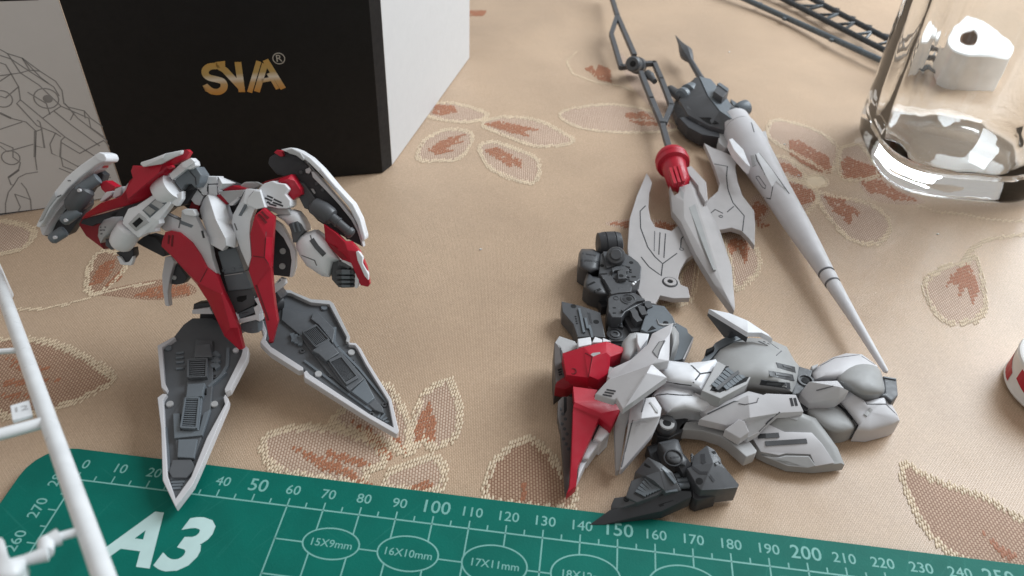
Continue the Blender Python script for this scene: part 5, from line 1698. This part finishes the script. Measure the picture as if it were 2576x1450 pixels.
# knee and calf
a = plate('knee_joint', [(935, 502), (1042, 532), (1032, 562), (1012, 622), (940, 712), (880, 722)], 12, 10, DK, .5)
ring((985, 615), 2.6, 1.9, .5, DK, a, 'joint_ring')
ring((985, 615), 1.3, 0, .2, HOL, a, 'hole')
plate('knee_lower', [(930, 722), (1020, 780), (1000, 850), (960, 840)], 8, 7, D2, .4)
plate('calf_core', [(1000, 620), (1300, 560), (1560, 640), (1600, 760), (1400, 900), (1050, 880)], 7, 6.8, D2, .5)
cs_ = dome('calf_shell', [(1022, 560), (1092, 492), (1200, 432), (1300, 402), (1420, 410), (1500, 470), (1545, 505), (1500, 560), (1300, 640), (1232, 610), (1040, 612)], 10, 4.2, 9, PW, round_=False, center=(1270, 520), power=2.2)
dome('calf_dome', [(1225, 612), (1250, 542), (1350, 482), (1470, 482), (1552, 522), (1582, 602), (1592, 702), (1500, 732), (1400, 722), (1290, 662)], 11.5, 4.6, 9, G2, center=(1410, 600), power=2.1)
plate('calf_pin', [(1030, 500), (1085, 482), (1080, 500), (1040, 530)], 12, 5, LG, .4)
wd_ = facet('calf_wedge', [(938, 712, -3), (1012, 620, 1), (1232, 612, 2), (1282, 672, 2), (1322, 692, 1), (1242, 752, -1), (1012, 788, -4), (1250, 660, 2.6)],
            [(0, 1, 7, 6), (1, 2, 3, 7), (7, 3, 4, 5), (7, 5, 6)], 14, 4, PW, .35)
line([(1070, 690), (1200, 655)], .3, IN2, wd_)
dome('calf_under', [(970, 852), (1012, 802), (1200, 782), (1302, 852), (1372, 962), (1342, 1002), (1242, 1024), (1110, 982)], 4.5, 4.4, 4.4, G2, center=(1170, 890), power=2.3)
cl = dome('heel_shell', [(1240, 772, 1), (1322, 692, 3), (1452, 772, 2), (1602, 732, 2), (1642, 782, 1), (1692, 872, 0), (1712, 922, -1), (1662, 962, -2), (1480, 1014, -2.4), (1372, 1002, -2), (1392, 960, -1), (1302, 842, 0)], 7, 2.6, 6, PW, round_=False, center=(1490, 860), power=3.2)
line([(1448, 880), (1488, 832)], 1.1, LG, cl, 'heel_bar', h=.4)
line([(1245, 775), (1305, 845), (1388, 955), (1372, 1000)], .45, INK, cl)
line([(1100, 500), (1210, 440), (1400, 415), (1520, 490)], .35, IN2, cs_)
line([(1400, 722), (1460, 795), (1605, 795)], .35, IN2, cl)
line([(1602, 738), (1610, 800), (1690, 880)], .3, IN2, cl)
cf = lambda x, y, z: FLAT.pt(*vp('I', (x, y)), z)
plate('ankle_cap', [(1580, 572), (1690, 592), (1702, 722), (1652, 776), (1602, 738), (1548, 726), (1594, 702)], 11, 9, DK, .9)
line([(1592, 590), (1682, 606)], .5, BG, None, 'cap_ridge', d=11.1, h=.3)
# dark foot
use(FLAT, 'J')
jf = lambda x, y, z: FLAT.pt(*vp('J', (x, y)), z)
plate('ankle_link', [(1062, 172), (1112, 110), (1282, 105), (1302, 142), (1292, 212), (1232, 322), (1092, 392), (982, 372), (932, 312), (1012, 250)], 7, 6, D2, .5)
lathe('ankle_ring', jf(1060, 290, 6), jf(1073, 233, 11), [(0, 3.0), (.8, 3.0), (.9, 2.7), (1, 2.0)], DK)
ring((1073, 233), 2.2, 1.2, .3, LG, None, 'ring_face', d=11)
ring((1073, 233), 1.3, 0, .36, HOL, None, 'hole', d=11)
plate('ankle_link', [(860, 470), (980, 430), (1060, 600), (1010, 650), (900, 590)], 5, 4.5, D2, .5)
a = dome('shin_block', [(985, 432), (1150, 392), (1192, 402), (1242, 542), (1296, 622), (1272, 682), (1150, 672), (1068, 622), (1020, 520)], 9, 2.4, 8, DK, round_=False, power=3)
ring((1140, 592), 2.7, 2.35, .12, D2, a, 'engraved_ring')
line([(1078, 600), (1200, 580)], .5, D2, a)
lathe('ankle_drum', jf(1150, 720, 6), jf(1280, 640, 7), [(0, 3), (.1, 4), (.9, 4), (1, 3)], D2)
ft = facet('toe_top', [(735, 745, -2), (872, 580, 1), (1002, 650, 2), (1132, 742, 1), (1226, 936, -1), (1062, 958, -1), (932, 832, 1), (832, 782, -.5), (1000, 720, 2.4)],
           [(0, 1, 8, 7), (1, 2, 3, 8), (3, 4, 5, 8), (8, 5, 6, 7)], 11, 9, DK, .35)
inset([(822, 640), (840, 645), (980, 738), (962, 756), (832, 672)], ft, HOL, 'slot', h=.05)
line([(1030, 705), (1110, 800), (1160, 860)], .8, BG, ft, 'ridge', h=.4)
line([(1062, 950), (1220, 925)], .5, BG, ft, 'ridge', h=.25)
tp = facet('toe_grille', [(640, 1002, -2), (700, 830, -1), (832, 782, 0), (872, 792, .5), (1032, 935, .5), (982, 984, -.5), (762, 1062, -1.5)], [(0, 1, 2, 3, 4, 5, 6)], 9.6, 8, DK, .4)
for k in range(6):
    f = k / 5
    line([(800 - 120 * f + 60, 800 + 160 * f), (960 - 140 * f + 20, 950 + 60 * f)], 1.1, D2, tp, 'grille_slot', h=.05)
    line([(815 - 120 * f + 60, 785 + 160 * f), (975 - 140 * f + 20, 935 + 60 * f)], .8, BG, tp, 'grille_bar', h=.5)
facet('toe_front', [(486, 1140, -3), (490, 1082, -2), (522, 1010, -1), (642, 995, 0), (762, 1064, 1), (612, 1112, -1)], [(0, 1, 2, 3, 4, 5)], 6.8, 5, DK, .35)
ring((650, 1020), .8, 0, .1, HOL, None, 'hole', d=7)
facet('toe_tip', [(255, 1322, -4), (470, 1140, -.5), (610, 1112, 0), (1012, 985, 3), (1226, 938, 4.5), (1330, 945, 4.5), (1335, 1000, 3), (1030, 1150, 1), (700, 1225, -1), (420, 1300, -3)],
      [(0, 1, 2, 8, 9), (2, 3, 7, 8), (3, 4, 5, 6, 7)], 5.4, 4.4, D2, .35, floor=2.6)
inset([(985, 1085), (1130, 1040), (1180, 1055), (1000, 1110)], [o_ for o_ in bpy.data.objects if o_.name == 'toe_tip'], HOL, 'slot')
for k in range(3):
    tube('ankle_piston', jf(1150 + k * 22, 790 + k * 50, 6), jf(1270 + k * 18, 770 + k * 55, 6), .9, BG, seg=12)
plate('ankle_base', [(1140, 745), (1260, 735), (1400, 900), (1380, 1010), (1240, 980)], 4.5, 4, D2, .4)
hl = facet('heel_top', [(1282, 702, 0), (1335, 682, 0), (1352, 572, 0), (1492, 460, 1), (1582, 512, 1), (1590, 545, .5), (1640, 600, 1), (1650, 650, .5), (1692, 702, 0), (1832, 872, -2.5), (1820, 902, -2.5), (1612, 922, -1), (1432, 932, -1), (1392, 892, -1), (1560, 640, 2)],
           [(0, 1, 14, 12, 13), (1, 2, 3, 14), (3, 4, 5, 6, 7, 8, 14), (14, 8, 9, 10, 11, 12)], 10, 6.5, DK, .35)
line([(1340, 690), (1420, 750), (1500, 752), (1570, 842)], .8, D2, hl, 'groove')
line([(1450, 560), (1456, 640), (1470, 652)], 1.2, D2, hl, 'groove')
ring((1414, 838), 1.0, 0, .06, HOL, hl, 'hole')
line([(1556, 540), (1582, 534)], .9, HOL, hl, 'vent_slot')
line([(1580, 660), (1628, 642)], .9, HOL, hl, 'vent_slot')
plate('heel_side', [(1345, 890), (1390, 895), (1432, 935), (1615, 925), (1600, 985), (1400, 1040), (1345, 1010)], 6, 5.6, D2, .35)
for k in range(4):
    bar('heel_rib', jf(1328, 575 + k * 25, 9), jf(1345, 572 + k * 25, 9), 1.0, 1.2, DK)
